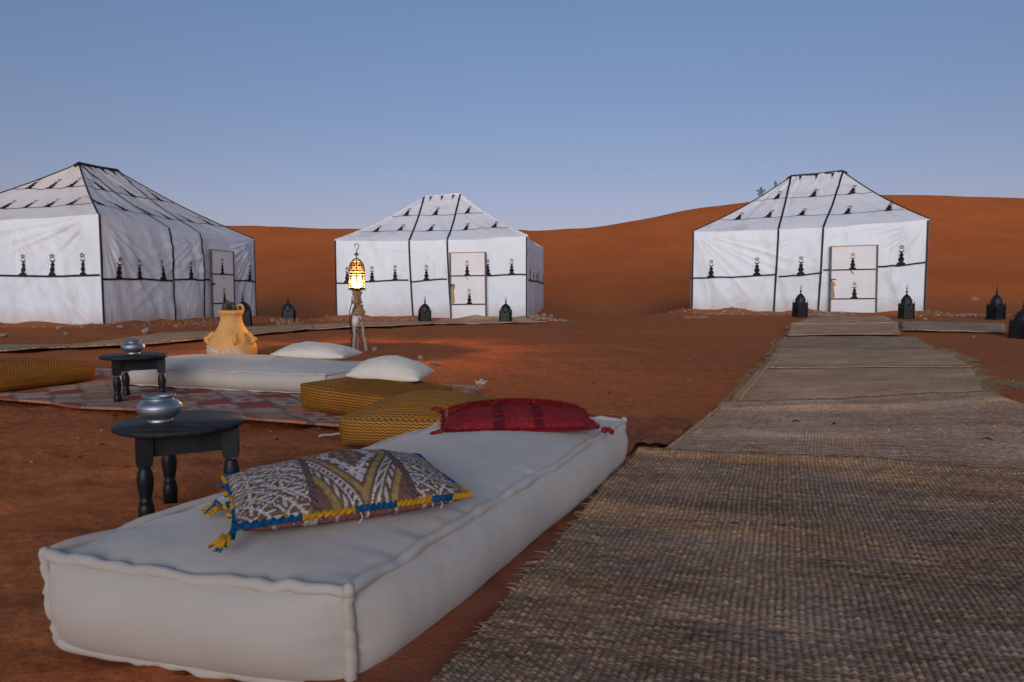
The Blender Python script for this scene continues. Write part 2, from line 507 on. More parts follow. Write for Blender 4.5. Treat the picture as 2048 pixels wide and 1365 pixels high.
def P(px, py, z=0.0):
    """point of the plane at height z that the photograph shows at (px, py)"""
    u = (px - 1024) / F; v = (682.5 - py) / F
    dy = math.cos(PITCH) + v * math.sin(PITCH); dz = -math.sin(PITCH) + v * math.cos(PITCH)
    t = (z - H) / dz
    return Vector((u * t, dy * t, z))
def T(px, py):
    """the same, on the terrain"""
    z = 0.0
    for k in range(12):
        p = P(px, py, z); z = .5 * z + .5 * min(g(p.x, p.y), .6)
    return p
def A(px, py, Y):
    """point at distance Y"""
    u = (px - 1024) / F; v = (682.5 - py) / F
    dy = math.cos(PITCH) + v * math.sin(PITCH); dz = -math.sin(PITCH) + v * math.cos(PITCH)
    t = Y / dy
    return Vector((u * t, Y, H + dz * t))

def sand_detail(x, y):
    near = 1 - smooth(14, 22, y)
    foot = np.abs(fbm(x * 2.6, y * 2.2, 3))
    left = 1 - smooth(-.9, .3, x - .25 * y)
    d = .030 * foot * near * (.55 + 1.3 * left) + .006 * (1 + vn(x * 14, y * 14)) * near
    # footprints pressed into the sand
    return d
def axis(a, b, c0, c1, n):
    t = np.linspace(-1, 1, n)
    k = 3.6
    s = np.sinh(k * t) / np.sinh(k)
    mid = (c0 + c1) / 2
    return np.where(s < 0, mid + s * (mid - a), mid + s * (b - mid))
gx = axis(-140, 140, -1.0, 1.0, 520)
gy = axis(-70, 150, 3.0, 4.0, 640)
GX, GY = np.meshgrid(gx, gy, indexing='ij')
GZ = gz(GX, GY)
GF = GZ - sand_detail(GX, GY)
rs = np.random.RandomState(11)
for k in range(700):                                   # shallow footprints
    fy = rs.uniform(1.3, 15.5); fx = rs.uniform(-.75, .45) * fy - .3
    an = rs.uniform(0, 3.14); ca, sa = math.cos(an), math.sin(an)
    i0, i1 = np.searchsorted(gx, [fx - .35, fx + .35]); j0, j1 = np.searchsorted(gy, [fy - .35, fy + .35])
    X = GX[i0:i1, j0:j1] - fx; Y = GY[i0:i1, j0:j1] - fy
    a = (X * ca + Y * sa) / .13; b = (-X * sa + Y * ca) / .055
    r2 = a * a + b * b
    GF[i0:i1, j0:j1] -= (.024 * np.exp(-r2 ** 1.5)) - .007 * np.exp(-((np.sqrt(r2) - 1.5) / .35) ** 2)
ground = grid_obj('sand_ground', np.stack([GX, GY, GF], 2), M['sand'])
tag(ground, kind='structure')

# ------------------------------------------------------------------ tents
def motif_polys():
    """outlines (x, z) of the finial emblem, height .42 m, standing on z = 0"""
    out = []
    def disc(cx, cz, r, n=14, a0=0, a1=2 * math.pi, rz=None):
        rz = rz or r
        p = [(cx, cz)]
        for k in range(n + 1):
            a = a0 + (a1 - a0) * k / n
            p.append((cx + r * math.cos(a), cz + rz * math.sin(a)))
        return p, [(0, k, k + 1) for k in range(1, n + 1)]
    out.append(disc(0, 0, .088, 12, 0, math.pi, .072))
    out.append(([(-.03, .05), (.03, .05), (.03, .10), (-.03, .10)], [(0, 1, 2, 3)]))
    out.append(disc(0, .118, .057))
    out.append(([(-.02, .15), (.02, .15), (.02, .20), (-.02, .20)], [(0, 1, 2, 3)]))
    out.append(disc(0, .205, .040))
    out.append(([(-.014, .235), (.014, .235), (.014, .262), (-.014, .262)], [(0, 1, 2, 3)]))
    # crescent, horns up
    p = []; f = []; n = 14
    for k in range(n + 1):
        a = math.radians(155) + math.radians(230) * k / n
        p.append((.045 * math.cos(a), .300 + .045 * math.sin(a)))
        t = abs(k / n - .5) * 2
        q = .044 - .026 * (1 - t ** 2)
        p.append((q * math.cos(a), .300 + q * math.sin(a)))
    for k in range(n): f.append((2 * k, 2 * k + 2, 2 * k + 3, 2 * k + 1))
    out.append((p, f))
    # star outline
    p = []; f = []
    for k in range(10):
        a = math.pi / 2 + k * math.pi / 5
        R = .056 if k % 2 == 0 else .025
        p.append((R * math.cos(a), .372 + R * math.sin(a)))
        R2 = R - (.026 if k % 2 == 0 else .012)
        p.append((R2 * math.cos(a), .372 + R2 * math.sin(a)))
    for k in range(10):
        l = (k + 1) % 10
        f.append((2 * k, 2 * l, 2 * l + 1, 2 * k + 1))
    out.append((p, f))
    return out
MOTIF = motif_polys()

class Face:
    """a wall or roof panel of a tent: four corners and the folds of its cloth"""
    def __init__(s, bl, br, tr, tl, seed, amp=.03, sag=0.0, gather=(1, 1), belly=0.0, calm=None, eave=0):
        s.eave = eave
        s.calm = calm
        s.c = [np.array(q, dtype=float) for q in (bl, br, tr, tl)]
        s.seed = seed; s.amp = amp; s.sag = sag; s.gather = gather; s.belly = belly
        e = s.c[1] - s.c[0]; h = (s.c[3] + s.c[2] - s.c[0] - s.c[1]) / 2
        nn = np.cross(e, h); s.n = nn / np.linalg.norm(nn)
        s.W = np.linalg.norm(e); s.Hh = np.linalg.norm(h); s.Wt = max(np.linalg.norm(s.c[2] - s.c[3]), 1e-6)
    def at(s, u, v, off=0.0):
        u = np.asarray(u, dtype=float); v = np.asarray(v, dtype=float)
        U = u[..., None]; V = v[..., None]
        p = (s.c[0] * (1 - U) + s.c[1] * U) * (1 - V) + (s.c[3] * (1 - U) + s.c[2] * U) * V
        W = s.W
        x = u * W; z = v * s.Hh; sd = s.seed
        edge = np.clip(np.minimum(u, 1 - u) * W / .35, 0, 1) ** .8
        d = 0
        # folds gathered at the two upper corners and at the seams
        for (cx, cz, am) in ((0, s.Hh, s.gather[0]), (W, s.Hh, s.gather[1]), (.0, 0, .35), (W, 0, .35), (.59 * W, s.Hh, .5)):
            an = np.arctan2(np.abs(cz - z) + 1e-3, x - cx + 1e-3)
            r = np.hypot(x - cx, z - cz)
            d = d + am * (1 - np.abs(vn(an * 9 + sd * 3.1 + cx, an * 0 + r * .35 + sd))) ** 2 * np.exp(-r / 2.2) * np.clip(r / .25, 0, 1) * (.65 + .5 * vn(x * 1.1 + sd * 7, z * 1.3))
        d = d + .45 * vn(x * 2.2 + z * .9 + sd, z * .45 + sd * 2) + .3 * vn(x * 5.2 + z * 1.6 + sd, z * .6 + sd * 5)
        if s.calm:
            q = smooth(s.calm[0] - .06, s.calm[0], u) * (1 - smooth(s.calm[1], s.calm[1] + .06, u)) * (1 - smooth(.88, 1.0, v))
            d = d * (1 - .9 * q)
        if s.eave: d = d * np.clip((1 - v if s.eave > 0 else v) * s.Hh / .25, 0, 1)
        d = d * s.amp * edge + s.belly * np.sin(np.pi * np.clip(u, 0, 1)) * np.sin(np.pi * np.clip(v, 0, 1))
        p = p + s.n * (d[..., None] + off)
        if s.eave:
            k_ = v if s.eave > 0 else 1 - v
            p[..., 2] -= (.055 * np.sin(np.pi * np.clip(u, 0, 1)) + .020 * (1 + vn(u * 8 + round(s.W * 10), u * 0 + 2)) * edge) * np.clip(k_, 0, 1) ** 3
        p[..., 2] -= s.sag * np.sin(np.pi * v) + s.sag * .25 * np.sin(np.pi * v) * np.sin(np.pi * u)
        return p
    def mesh(s, name, mat, parent, nu=190, nv=84):
        U, V = np.meshgrid(np.linspace(0, 1, nu), np.linspace(0, 1, nv), indexing='ij')
        return grid_obj(name, s.at(U, V), mat, parent)
    def width(s, v): return s.W * (1 - v) + s.Wt * v
    def band(s, name, a, b, w, mat, parent, n=50, off=.014, wob=0.0):
        """tape from (u,v) a to b, width w metres"""
        t = np.linspace(0, 1, n)
        # work in metres measured from the panel's centre line so tapes stay straight on a tapering roof
        def m(u, v): return (u - .5) * s.width(v)
        xa, xb = m(*a), m(*b)
        v = a[1] + (b[1] - a[1]) * t; x = xa + (xb - xa) * t
        v = v + wob * np.array([vn(q * 7 + s.seed, s.seed * 1.7) for q in t]) / s.Hh
        dx, dz = xb - xa, (b[1] - a[1]) * s.Hh
        L = math.hypot(dx, dz); nx, nz = -dz / L * w / 2, dx / L * w / 2
        rows = []
        for k in (-1, 0, 1):
            vv = v + k * nz / s.Hh
            rows.append(s.at((x + k * nx) / s.width(vv) + .5, vv, off + (.003 if k == 0 else 0)))
        return grid_obj(name, np.stack(rows, 1), mat, parent, flip=True)
    def motif(s, u, v, parent, up=1, scale=1.0, off=.009, lean=0.0, name='emblem'):
        V = []; Fc = []
        x0 = (u - .5) * s.width(v)
        for poly, fs in MOTIF:
            b = len(V)
            a = np.array(poly) * scale
            vv = v + up * a[:, 1] / s.Hh
            xx = x0 + a[:, 0] + lean * a[:, 1]
            pts = s.at(xx / s.width(vv) + .5, vv, off)
            V.extend([tuple(q) for q in pts]); Fc.extend([tuple(i + b for i in f) for f in fs])
        mb = MB(); mb.add(V, Fc)
        return mb.build(name, M['motif'], parent, sm=False)

def make_tent(key, name, label, zb, ze, ridge, cfg):
    q = TENTS[key]
    cx = sum(p[0] for p in q) / 4; cy = sum(p[1] for p in q) / 4
    zg = sum(zb) / 4
    root = empty(name, (cx, cy, zg), 0, label, 'tent', 'white square tents under the dune')
    O = np.array([cx, cy, zg])
    base = [np.array([q[i][0], q[i][1], zb[i] - .12]) - O for i in range(4)]
    eave = [np.array([q[i][0] + .0, q[i][1], ze[i]]) - O for i in range(4)]
    # pull the eaves in a little, as the cloth is slung over poles
    R0 = np.array(ridge[0]) - O; R1 = np.array(ridge[1]) - O
    sd = cfg['seed']
    Fw = Face(base[0], base[1], eave[1], eave[0], sd, cfg.get('amp', .03), gather=cfg.get('gf', (1, 1)), belly=.05, calm=cfg['door'], eave=1)
    Rw = Face(base[1], base[2], eave[2], eave[1], sd + 1.3, .035, belly=.05, eave=1)
    Bw = Face(base[2], base[3], eave[3], eave[2], sd + 2.3, .03, belly=.05, eave=1)
    Lw = Face(base[3], base[0], eave[0], eave[3], sd + 3.3, cfg.get('ampl', .035), gather=cfg.get('gl', (.6, 1.5)), belly=.03, eave=1)
    for f, nm in ((Fw, 'front_wall'), (Rw, 'side_wall'), (Bw, 'back_wall'), (Lw, 'side_wall')):
        f.mesh(nm, M['canvas'], root)
    Fr = Face(eave[0], eave[1], R1, R0, sd + 5, cfg.get('ramp', .022), sag=.10, gather=(.5, .5), eave=-1)
    Rr = Face(eave[1], eave[2], R1, R1, sd + 6, .02, sag=.10, gather=(.4, .4), eave=-1)
    Br = Face(eave[2], eave[3], R0, R1, sd + 7, .02, sag=.10, eave=-1)
    Lr = Face(eave[3], eave[0], R0, R0, sd + 8, .02, sag=.10, gather=(.4, .4), eave=-1)
    for f in (Fr, Rr, Br, Lr):
        f.mesh('roof_panel', M[cfg.get('roof', 'roof')], root, 150, 90)
    tape, bw = M['tape'], .05
    vl = cfg['vl']
    # seams of the door wall and roof
    for (ub, ut, rt) in ((cfg['s'][0], cfg['s'][0], 0.0), (cfg['s'][1], cfg['s'][1], 1.0)):
        Fw.band('seam_tape', (ub + cfg.get('sl', .015), 0.0), (ut, 1.0), bw, tape, root)
        Fr.band('seam_tape', (ut, .0), (rt, .995), bw, tape, root)
    # waist line, stepped at the seams and broken by the door
    s0, s1 = cfg['s']; d0, d1 = cfg['door']
    lv = cfg['lv']
    Fw.band('waist_tape', (.002, lv[0]), (s0 - .002, lv[1]), .042, tape, root, off=.016, wob=.02)
    Fw.band('waist_tape', (s0 + .006, lv[2]), (s1, lv[3]), .042, tape, root, off=.016, wob=.02)
    Fw.band('waist_tape', (s1 + .004, lv[4]), (d0 + .004, lv[4]), .042, tape, root, 8, off=.016)
    Fw.band('waist_tape', (d1 - .004, lv[5]), (.998, lv[6]), .042, tape, root, off=.016, wob=.02)
    for u in cfg['fm']:
        if u < s0: v = lv[0] + (lv[1] - lv[0]) * u / s0
        elif u < s1: v = lv[2] + (lv[3] - lv[2]) * (u - s0) / (s1 - s0)
        else: v = lv[5] + (lv[6] - lv[5]) * (u - d1) / (1 - d1)
        Fw.motif(u, v, root, scale=cfg.get('ms', 1.05), off=.018)
    # corner tapes
    Fw.band('corner_tape', (.004, 0), (.004, 1), .045, tape, root, off=.014)
    Fw.band('corner_tape', (.995, 0), (.995, .99), .045, tape, root, off=.014)
    # side walls
    for W_, um, vs in ((Lw, cfg['lm'], cfg['lsv']), (Rw, cfg['rm'], cfg['rsv'])):
        W_.band('waist_tape', (.002, vs[0]), (.998, vs[1]), .042, tape, root, off=.016, wob=.02)
        for u in um:
            W_.motif(u, vs[0] + (vs[1] - vs[0]) * u, root, off=.018, scale=cfg.get('ms', 1.05))
    Bw.band('waist_tape', (.002, .5), (.998, .5), .042, tape, root, off=.010)
    # roof rows
    for i, v in enumerate((.235, .60)):
        for f in (Fr, Lr, Rr, Br):
            f.band('roof_tape', (.012, v), (.988, v), .020, tape, root, off=.013, wob=.03)
    for u in cfg['r1']: Fr.motif(u, .235, root, lean=cfg.get('lean', .15), off=.016, scale=cfg.get('ms', 1.05))
    for u in cfg['r2']: Fr.motif(u, .60, root, lean=cfg.get('lean', .15), off=.016, scale=cfg.get('ms', 1.05))
    for u in (.2, .5, .8): Fr.motif(u, .985, root, up=-1, scale=.62, off=.012)
    for f in (Lr, Rr):
        for u in (.09, .24, .39, .54, .69, .84): f.motif(u, .235, root, off=.016)
        for u in (.22, .5, .78): f.motif(u, .60, root, off=.016)
    # ridge and hips
    mb = MB(); r = cfg.get('ridge_r', .02)
    a, b = Vector(R0), Vector(R1)
    e = (b - a).normalized() * .12
    mb.tube([a - e + Vector((0, 0, -.06)), a + Vector((0, 0, .015)), (a + b) / 2 + Vector((0, 0, .0)), b + Vector((0, 0, .015)), b + e + Vector((0, 0, -.06))], r, 8)
    mb.build('ridge_cap', tape if cfg.get('dark_ridge', True) else M['roof'], root)
    for c, Rr_, fc in ((0, R0, Lr), (1, R1, Fr), (2, R1, Rr), (3, R0, Br)):
        mb = MB(); pts = []
        for t in np.linspace(0, 1, 16):
            p = eave[c] * (1 - t) + Rr_ * t
            pts.append((p[0], p[1], p[2] - .10 * math.sin(math.pi * t) + .008))
        mb.tube(pts, cfg.get('hip_r', .012), 6)
        mb.build('hip_tape', tape if cfg.get('dark_hips', True) else M['roof'], root)
    # door
    Wd = (d1 - d0) * Fw.W; Hd = cfg['dh']
    bl = Fw.at(np.array(d0), np.array(.0)); br = Fw.at(np.array(d1), np.array(.0))
    pl = Fw.c[0] * (1 - d0) + Fw.c[1] * d0; pr = Fw.c[0] * (1 - d1) + Fw.c[1] * d1
    off = Fw.n * .12
    if Fw.n[1] > 0 and key != 'L': off = -off
    z0 = cfg['dz'] - zg
    dm = (pl + pr) / 2
    ang = math.atan2(pr[1] - pl[1], pr[0] - pl[0])
    dr = bpy.data.objects.new('door', None)
    # the door panel is the mesh that carries its sub-parts
    mb = MB(); mb.box((0, 0, Hd / 2), (Wd, .035, Hd))
    door = mb.build('door', M['door'], root, sm=False)
    door.location = Vector(dm + off); door.location.z = z0
    door.rotation_euler = (0, math.radians(cfg.get('tilt', 0)), ang)
    mb = MB(); fw = .045
    mb.box((-Wd / 2 - fw / 2, -.004, Hd / 2), (fw, .05, Hd + .02)); mb.box((Wd / 2 + fw / 2, -.004, Hd / 2), (fw, .05, Hd + .02))
    mb.build('door_frame', M['door_frame'], door, sm=False)
    mb = MB(); mb.box((0, -.004, Hd + .012), (Wd + 2 * fw, .05, .022)); mb.build('door_lintel', M['bare_wood'], door, sm=False)
    for fr_, mx in ((.245, .03), (.665, -.02)):
        mb = MB(); mb.box((0, -.021, Hd * fr_), (Wd - .004, .01, .032)); mb.build('door_stripe', tape, door, sm=False)
        V = []; Fc = []
        for poly, fs in MOTIF:
            b0 = len(V); V.extend([(x + mx, -.0225, z + Hd * fr_) for x, z in poly]); Fc.extend([tuple(i + b0 for i in f) for f in fs])
        mb = MB(); mb.add(V, Fc); mb.build('emblem', M['motif'], door, sm=False)
    if cfg.get('wood', True):
        mb = MB(); zz = np.linspace(Hd * .26, Hd * cfg.get('wt', .55), 12)
        V = []; Fc = []
        for i, z in enumerate(zz):
            V += [(-Wd / 2 + .004, -.0195, z), (-Wd / 2 + .075 + .03 * math.sin(i * .8) * (1 if i > 6 else .3) - (.03 if i > 9 else 0), -.0195, z)]
            if i: Fc.append((2 * i - 2, 2 * i - 1, 2 * i + 1, 2 * i))
        mb.add(V, Fc); mb.build('worn_edge', M['bare_wood'], door, sm=False)
    mb = MB(); mb.box((-Wd / 2 + .04, -.035, Hd * .53), (.14, .02, .022)); mb.box((-Wd / 2 + .0, -.035, Hd * .515), (.03, .03, .05)); mb.build('door_bolt', M['iron'], door, sm=False)
    mb = MB(); mb.tube([(-.06, -.03, Hd * .65), (-.04, -.05, Hd * .64), (-.0, -.04, Hd * .61), (.02, -.03, Hd * .605)], .009, 6); mb.build('door_handle', M['bare_wood'], door)
    bpy.data.objects.remove(dr)
    return root

UM = [.08, .22, .365, .51, .655, .80, .94]
make_tent('L', 'canvas_tent', 'left white tent with a brownish roof, its door in the receding wall behind the jar',
          (.06, .00, .03, .06), (2.35, 2.26, 2.28, 2.33), ((-10.47, 16.76, 3.84), (-10.23, 17.94, 3.88)),
          dict(ms=1.12, roof='roof_worn', seed=4.2, s=(.37, .568), door=(.615, .775), dh=1.80, dz=.02, vl=.5, lv=(.45, .47, .475, .49, .49, .49, .50),
               fm=[.077, .18, .309, .477, .93], lm=[.06, .205, .35, .49, .635, .778, .92], lsv=(.485, .48), rm=UM, rsv=(.5, .5),
               r1=[.05, .20, .38, .52, .70, .88], r2=[.18, .5, .82], lean=-.1, ridge_r=.045, amp=.060, ampl=.065, ramp=.03, gf=(1.5, 1.6), gl=(.4, 1.9), sl=.012, hip_r=.016, wood=False))
make_tent('C', 'canvas_tent', 'middle white tent standing behind the lit lantern post',
          (.00, .05, .05, .02), (2.18, 2.25, 2.24, 2.2), ((-2.66, 21.1, 3.66), (-1.58, 21.0, 3.73)),
          dict(seed=9.1, s=(.395, .592), door=(.62, .79), dh=1.82, dz=-.02, vl=.5, lv=(.49, .515, .50, .52, .55, .56, .555),
               fm=[.066, .20, .323, .486, .80, .92], lm=UM, lsv=(.5, .5), rm=UM, rsv=(.5, .48),
               r1=[.12, .28, .48, .71, .895], r2=[.16, .47, .81], ridge_r=.02, dark_ridge=False, dark_hips=False, amp=.032, ramp=.035, hip_r=.014, sl=.02, tilt=-.6))
make_tent('R', 'canvas_tent', 'right white tent with black hip lines at the end of the straw mat path',
          (.21, .22, .25, .25), (2.35, 2.51, 2.45, 2.35), ((8.11, 20.1, 4.10), (9.40, 19.7, 4.17)),
          dict(ms=1.18, seed=14.7, s=(.385, .575), door=(.615, .795), dh=1.71, dz=.17, vl=.5, lv=(.45, .48, .45, .49, .52, .53, .57),
               fm=[.09, .295, .485, .895], lm=UM, lsv=(.5, .46), rm=UM, rsv=(.57, .5),
               r1=[.11, .28, .46, .70, .91], r2=[.19, .5, .82], ridge_r=.035, amp=.06, ramp=.05, gf=(1.6, 1.6), sl=-.012, hip_r=.016, tilt=-.8, wt=.5))

# ------------------------------------------------------------------ straw mats
def bilin(c, U, V):
    c = [np.array((p[0], p[1])) for p in c]
    U = U[..., None]; V = V[..., None]
    return (c[0] * (1 - U) + c[1] * U) * (1 - V) + (c[3] * (1 - U) + c[2] * U) * V
def cloth(name, corners, mat, lift, seed, res=None, cell=None, weave=0.0, und=.012, edge_lift=(0, 0, 0, 0), edge_wob=.015, thick=.01, parent=None, colf=None, uvr=False, shade=1.0):
    wcol = None
    """sheet on the ground. corners: near-left, near-right, far-right, far-left"""
    c = [np.array((p[0], p[1]), dtype=float) for p in corners]
    W = (np.linalg.norm(c[1] - c[0]) + np.linalg.norm(c[2] - c[3])) / 2
    L = (np.linalg.norm(c[3] - c[0]) + np.linalg.norm(c[2] - c[1])) / 2
    if cell:
        nc, nr = int(W / cell[0]), int(L / cell[1])
        nu, nv = nc * cell[2] + 1, nr * cell[3] + 1
    else:
        nu, nv = max(4, int(W / res)), max(4, int(L / res))
    U, V = np.meshgrid(np.linspace(0, 1, nu), np.linspace(0, 1, nv), indexing='ij')
    p = bilin(c, U, V)
    X, Y = p[..., 0], p[..., 1]
    x, y = U * W, V * L
    # wobbly edges
    du = (c[1] - c[0]) / W; dv = (c[3] - c[0]) / L
    wu = edge_wob * (vn(y * 2.5 + seed, y * 0 + seed) * np.exp(-x / .4) + vn(y * 2.5 + seed + 9, y * 0) * np.exp(-(W - x) / .4))
    wv = edge_wob * (vn(x * 2.2 + seed, x * 0 + 3 + seed) * np.exp(-y / .4) + vn(x * 2.2 + seed + 5, x * 0 + 7) * np.exp(-(L - y) / .4))
    X = X + du[0] * wu + dv[0] * wv; Y = Y + du[1] * wu + dv[1] * wv
    Z = gz(X, Y) + lift + und * (fbm(X * 1.3 + seed, Y * 1.3, 3) + .75)
    Z = Z + und * .8 * np.abs(vn(y * 3.1 + seed, x * .5)) 
    for k, (dist) in enumerate((y, W - x, L - y, x)):
        if edge_lift[k]:
            s_ = x if k in (0, 2) else y
            Z = Z + edge_lift[k] * np.exp(-(dist / .07) ** 2) * (.6 + .5 * vn(s_ * 3 + seed, seed + k))
    if weave:
        i = x / cell[0] + .22 * vn(x * 3 + seed, y * 8) + .5 * vn(y * .8, x * .3 + seed); j = y / cell[1] + .5 * vn(x * 6 + seed, y * 5) + .8 * vn(x * 1.5, y * .8 + seed)
        ci = np.floor(i + 1e-6)
        jj = j + .5 * (ci % 2) + .25 * np.sin(ci * 1.7)
        a = np.abs(np.sin(np.pi * i)) ** .7; b = np.abs(np.sin(np.pi * (jj + .35 * (i - ci)))) ** .8
        rnd = _perm[ci.astype(int) & 255, (np.floor(jj).astype(int) * 7) & 255]
        rnd2 = _perm[(ci.astype(int) * 31 + 5) & 255, (np.floor(jj).astype(int) * 17 + 3) & 255]
        band = vn(y * 7 + seed, x * .25) * .5 + vn(y * 19 + seed, x * .5) * .3
        lum = (shade * (.80 + .40 * rnd2 + .30 * band) * (.70 + .30 * np.clip(a * b * 1.6, 0, 1)))[..., None]
        hue = vn(x * 5 + seed, y * 9)[..., None] * np.array((.05, .0, -.08)) + 1
        bnd = smooth(.1, .55, vn(x * .35 + seed, y * 3.3 + .5 * x + seed) + .25 * vn(x * 2, y * 14))
        hue = hue + bnd[..., None] * np.array((.28, .14, .02)) - (1 - bnd)[..., None] * np.array((.05, .05, .0))
        hue = hue + (rnd > .90)[..., None] * np.array((.14, .07, .0))
        wcol = lum * hue
        Z = Z + weave * a * b * (.35 + .95 * rnd)
        Z = Z + .006 * vn(y * 6.5 + seed, x * 1.0 + .3 * y) + .006 * vn(y * 2.9 + seed * 2, x * .6)
    cr = colf(x, y, W, L) if colf else wcol
    uv = np.stack([x + seed * 3, y + seed * 7], 2)
    top = np.stack([X, Y, Z], 2)
    # skirt for thickness
    nuv = top.reshape(-1, 3)
    idx = np.arange(nu * nv).reshape(nu, nv)
    Q = np.stack([idx[:-1, :-1].ravel(), idx[1:, :-1].ravel(), idx[1:, 1:].ravel(), idx[:-1, 1:].ravel()], 1)
    loop = np.concatenate([idx[:, 0], idx[-1, 1:], idx[-2::-1, -1], idx[0, -2:0:-1]])
    low = nuv[loop].copy(); low[:, 2] -= thick + np.array([0.0])
    b0 = len(nuv); n = len(loop)
    l2 = b0 + np.arange(n)
    Q2 = np.stack([loop, l2, np.roll(l2, -1), np.roll(loop, -1)], 1)
    V_ = np.concatenate([nuv, low]); Q = np.concatenate([Q, Q2])
    UVf = np.concatenate([uv.reshape(-1, 2), uv.reshape(-1, 2)[loop]])
    cr2 = None
    if cr is not None:
        cr2 = np.concatenate([cr.reshape(-1, 3), cr.reshape(-1, 3)[loop] * .9])
    o = raw_obj(name, V_, Q, mat, parent, UVf, cr2)
    o['_'] = 0; del o['_']
    return o, top

def edge_fringe(name, top, side, n, L, mat, parent, wdt=.004, spread=.5, up=.15, jit=.35, inset=0.0):
    """straw ends along one side of a sheet: side 0 near, 1 right, 2 far, 3 left"""
    nu, nv = top.shape[:2]
    roots = []; dirs = []; lens = []
    for k in range(n):
        t = random.random()
        if side in (1, 3):
            i = nu - 1 if side == 1 else 0; i2 = nu - 6 if side == 1 else 5
            j = min(nv - 1, int(t * nv)); a = top[i, j]; b = top[i2, j]
        else:
            j = nv - 1 if side == 2 else 0; j2 = nv - 6 if side == 2 else 5
            i = min(nu - 1, int(t * nu)); a = top[i, j]; b = top[i, j2]
        d = Vector(a - b); d.z = 0; d.normalize(); d.z = up
        roots.append(Vector(a) - d * .02 + Vector((0, 0, -.004))); dirs.append(d)
        lens.append(L * random.uniform(.4, 1.15) * (.6 + .6 * abs(float(vn(t * 9, side)))))
    return blades(name, mat, roots, dirs, lens, wdt, parent, jit=jit)

TP = lambda px, py: tuple(T(px, py))[:2]
mat_specs = [
    # corners near-left, near-right, far-right, far-left
    dict(c=[(-.53, .25), (1.75, -.35), (2.75, 2.50), TP(1272, 930)], m='matA', lift=.040, cell=(.0160, .0125, 4, 4), weave=.0065, sh=.98, el=(0, 0, .022, .004), fr=(700, 0),
         label='nearest woven straw mat of the path, filling the bottom right corner'),
    dict(c=[(.56, 2.80), (2.60, 2.40), (3.42, 4.86), TP(1449, 817)], m='matA', lift=.018, cell=(.0165, .0150, 4, 3), weave=.0045, sh=1.75, el=(0, .012, .012, .006), fr=(420, 100),
         label='second straw mat of the path, tucked under the nearest one beside the brown rug'),
    dict(c=[(1.36, 4.34), (3.30, 4.70), TP(1942, 738), TP(1519, 738)], m='matB', lift=.006, res=.035, el=(0, .012, .012, .01), fr=(1100, 500),
         label='third straw mat of the path, pale with a fringed left edge'),
    dict(c=[TP(1526, 741), TP(1945, 741), TP(1880, 704), TP(1552, 702)], m='matB', lift=.016, res=.04, el=(0, .006, .014, .006), fr=(700, 700),
         label='fourth straw mat of the path, between the fringed mat and the short brownish one'),
    dict(c=[TP(1546, 705), TP(1872, 706), TP(1832, 676), TP(1556, 676)], m='matC', lift=.006, res=.05, el=(0, .006, .006, .006), fr=(300, 300),
         label='short brownish straw mat of the path, lower than the mat just before the tent'),
    dict(c=[TP(1574, 677), TP(1800, 674), TP(1792, 650), TP(1580, 652)], m='matB', lift=.04, res=.06, el=(.0, .0, .006, .006), fr=(300, 300), th=.006,
         label='raised straw mat with a thick front edge, last but one before the right tent'),
    dict(c=[TP(1580, 653), TP(1796, 651), TP(1770, 637), TP(1640, 638)], m='matB', lift=.045, res=.06, el=(.0, .0, .006, .006), fr=(60, 60), th=.006,
         label='straw mat right at the door of the right tent, between its two black lanterns'),
]
for i, s in enumerate(mat_specs):
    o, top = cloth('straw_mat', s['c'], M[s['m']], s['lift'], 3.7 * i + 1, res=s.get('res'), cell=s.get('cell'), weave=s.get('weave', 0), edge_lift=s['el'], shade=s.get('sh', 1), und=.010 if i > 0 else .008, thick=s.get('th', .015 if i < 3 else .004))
    tag(o, s['label'], 'straw mat', 'straw mats laid as a path to the right tent')
    if s['fr'][0]: edge_fringe('straw_fringe', top, 3, s['fr'][0], .10 if i > 1 else .05, M['straw'], o, .004 if i < 3 else .007)
    if s['fr'][1]: edge_fringe('straw_fringe', top, 1, s['fr'][1], .22 if i in (2, 3) else .1, M['straw'], o, .004 if i < 3 else .007, up=.1)
    if i < 5:
        # frayed hem along the far edge, coloured dark to paint the shadow line
        mb = MB(); st = top[::max(1, top.shape[0] // 70), -2]
        mb.tube([Vector(p) + Vector((0, .004, -.002 + .004 * float(vn(q * .7, i)))) for q, p in enumerate(st)], [.008 + .004 * abs(float(vn(q * .9, i + 3))) for q in range(len(st))], 6); mb.build('hem', M['hem'], o)
        edge_fringe('hem_fray', top, 2, 500, .03 if i < 2 else .05, M['hem'], o, .004, up=.35, jit=.6)
    if i == 0:
        mb = MB()
        for k, px in enumerate((1440, 1466, 1474, 1502, 1566)):
            j = np.argmin(np.hypot(top[..., 0] - P(px, 1043 + k, .06).x, top[..., 1] - P(px, 1043 + k, .06).y)); c_ = Vector(top.reshape(-1, 3)[j])
            mb.tube([c_ + Vector((-.007, 0, .003)), c_ + Vector((0, .001, .006)), c_ + Vector((.008, 0, .003))], .0022, 5)
        mb.build('blue_thread', M['blueyarn'], o)
    if i in (1, 2, 3, 4):
        # rolled selvedge along the left edge
        mb = MB(); st = top[2, ::max(1, top.shape[1] // 60)]
        mb.tube([Vector(p) + Vector((0, 0, .004)) for p in st], .009, 6); mb.build('selvedge', M['matB'] if i > 1 else M['straw'], o)
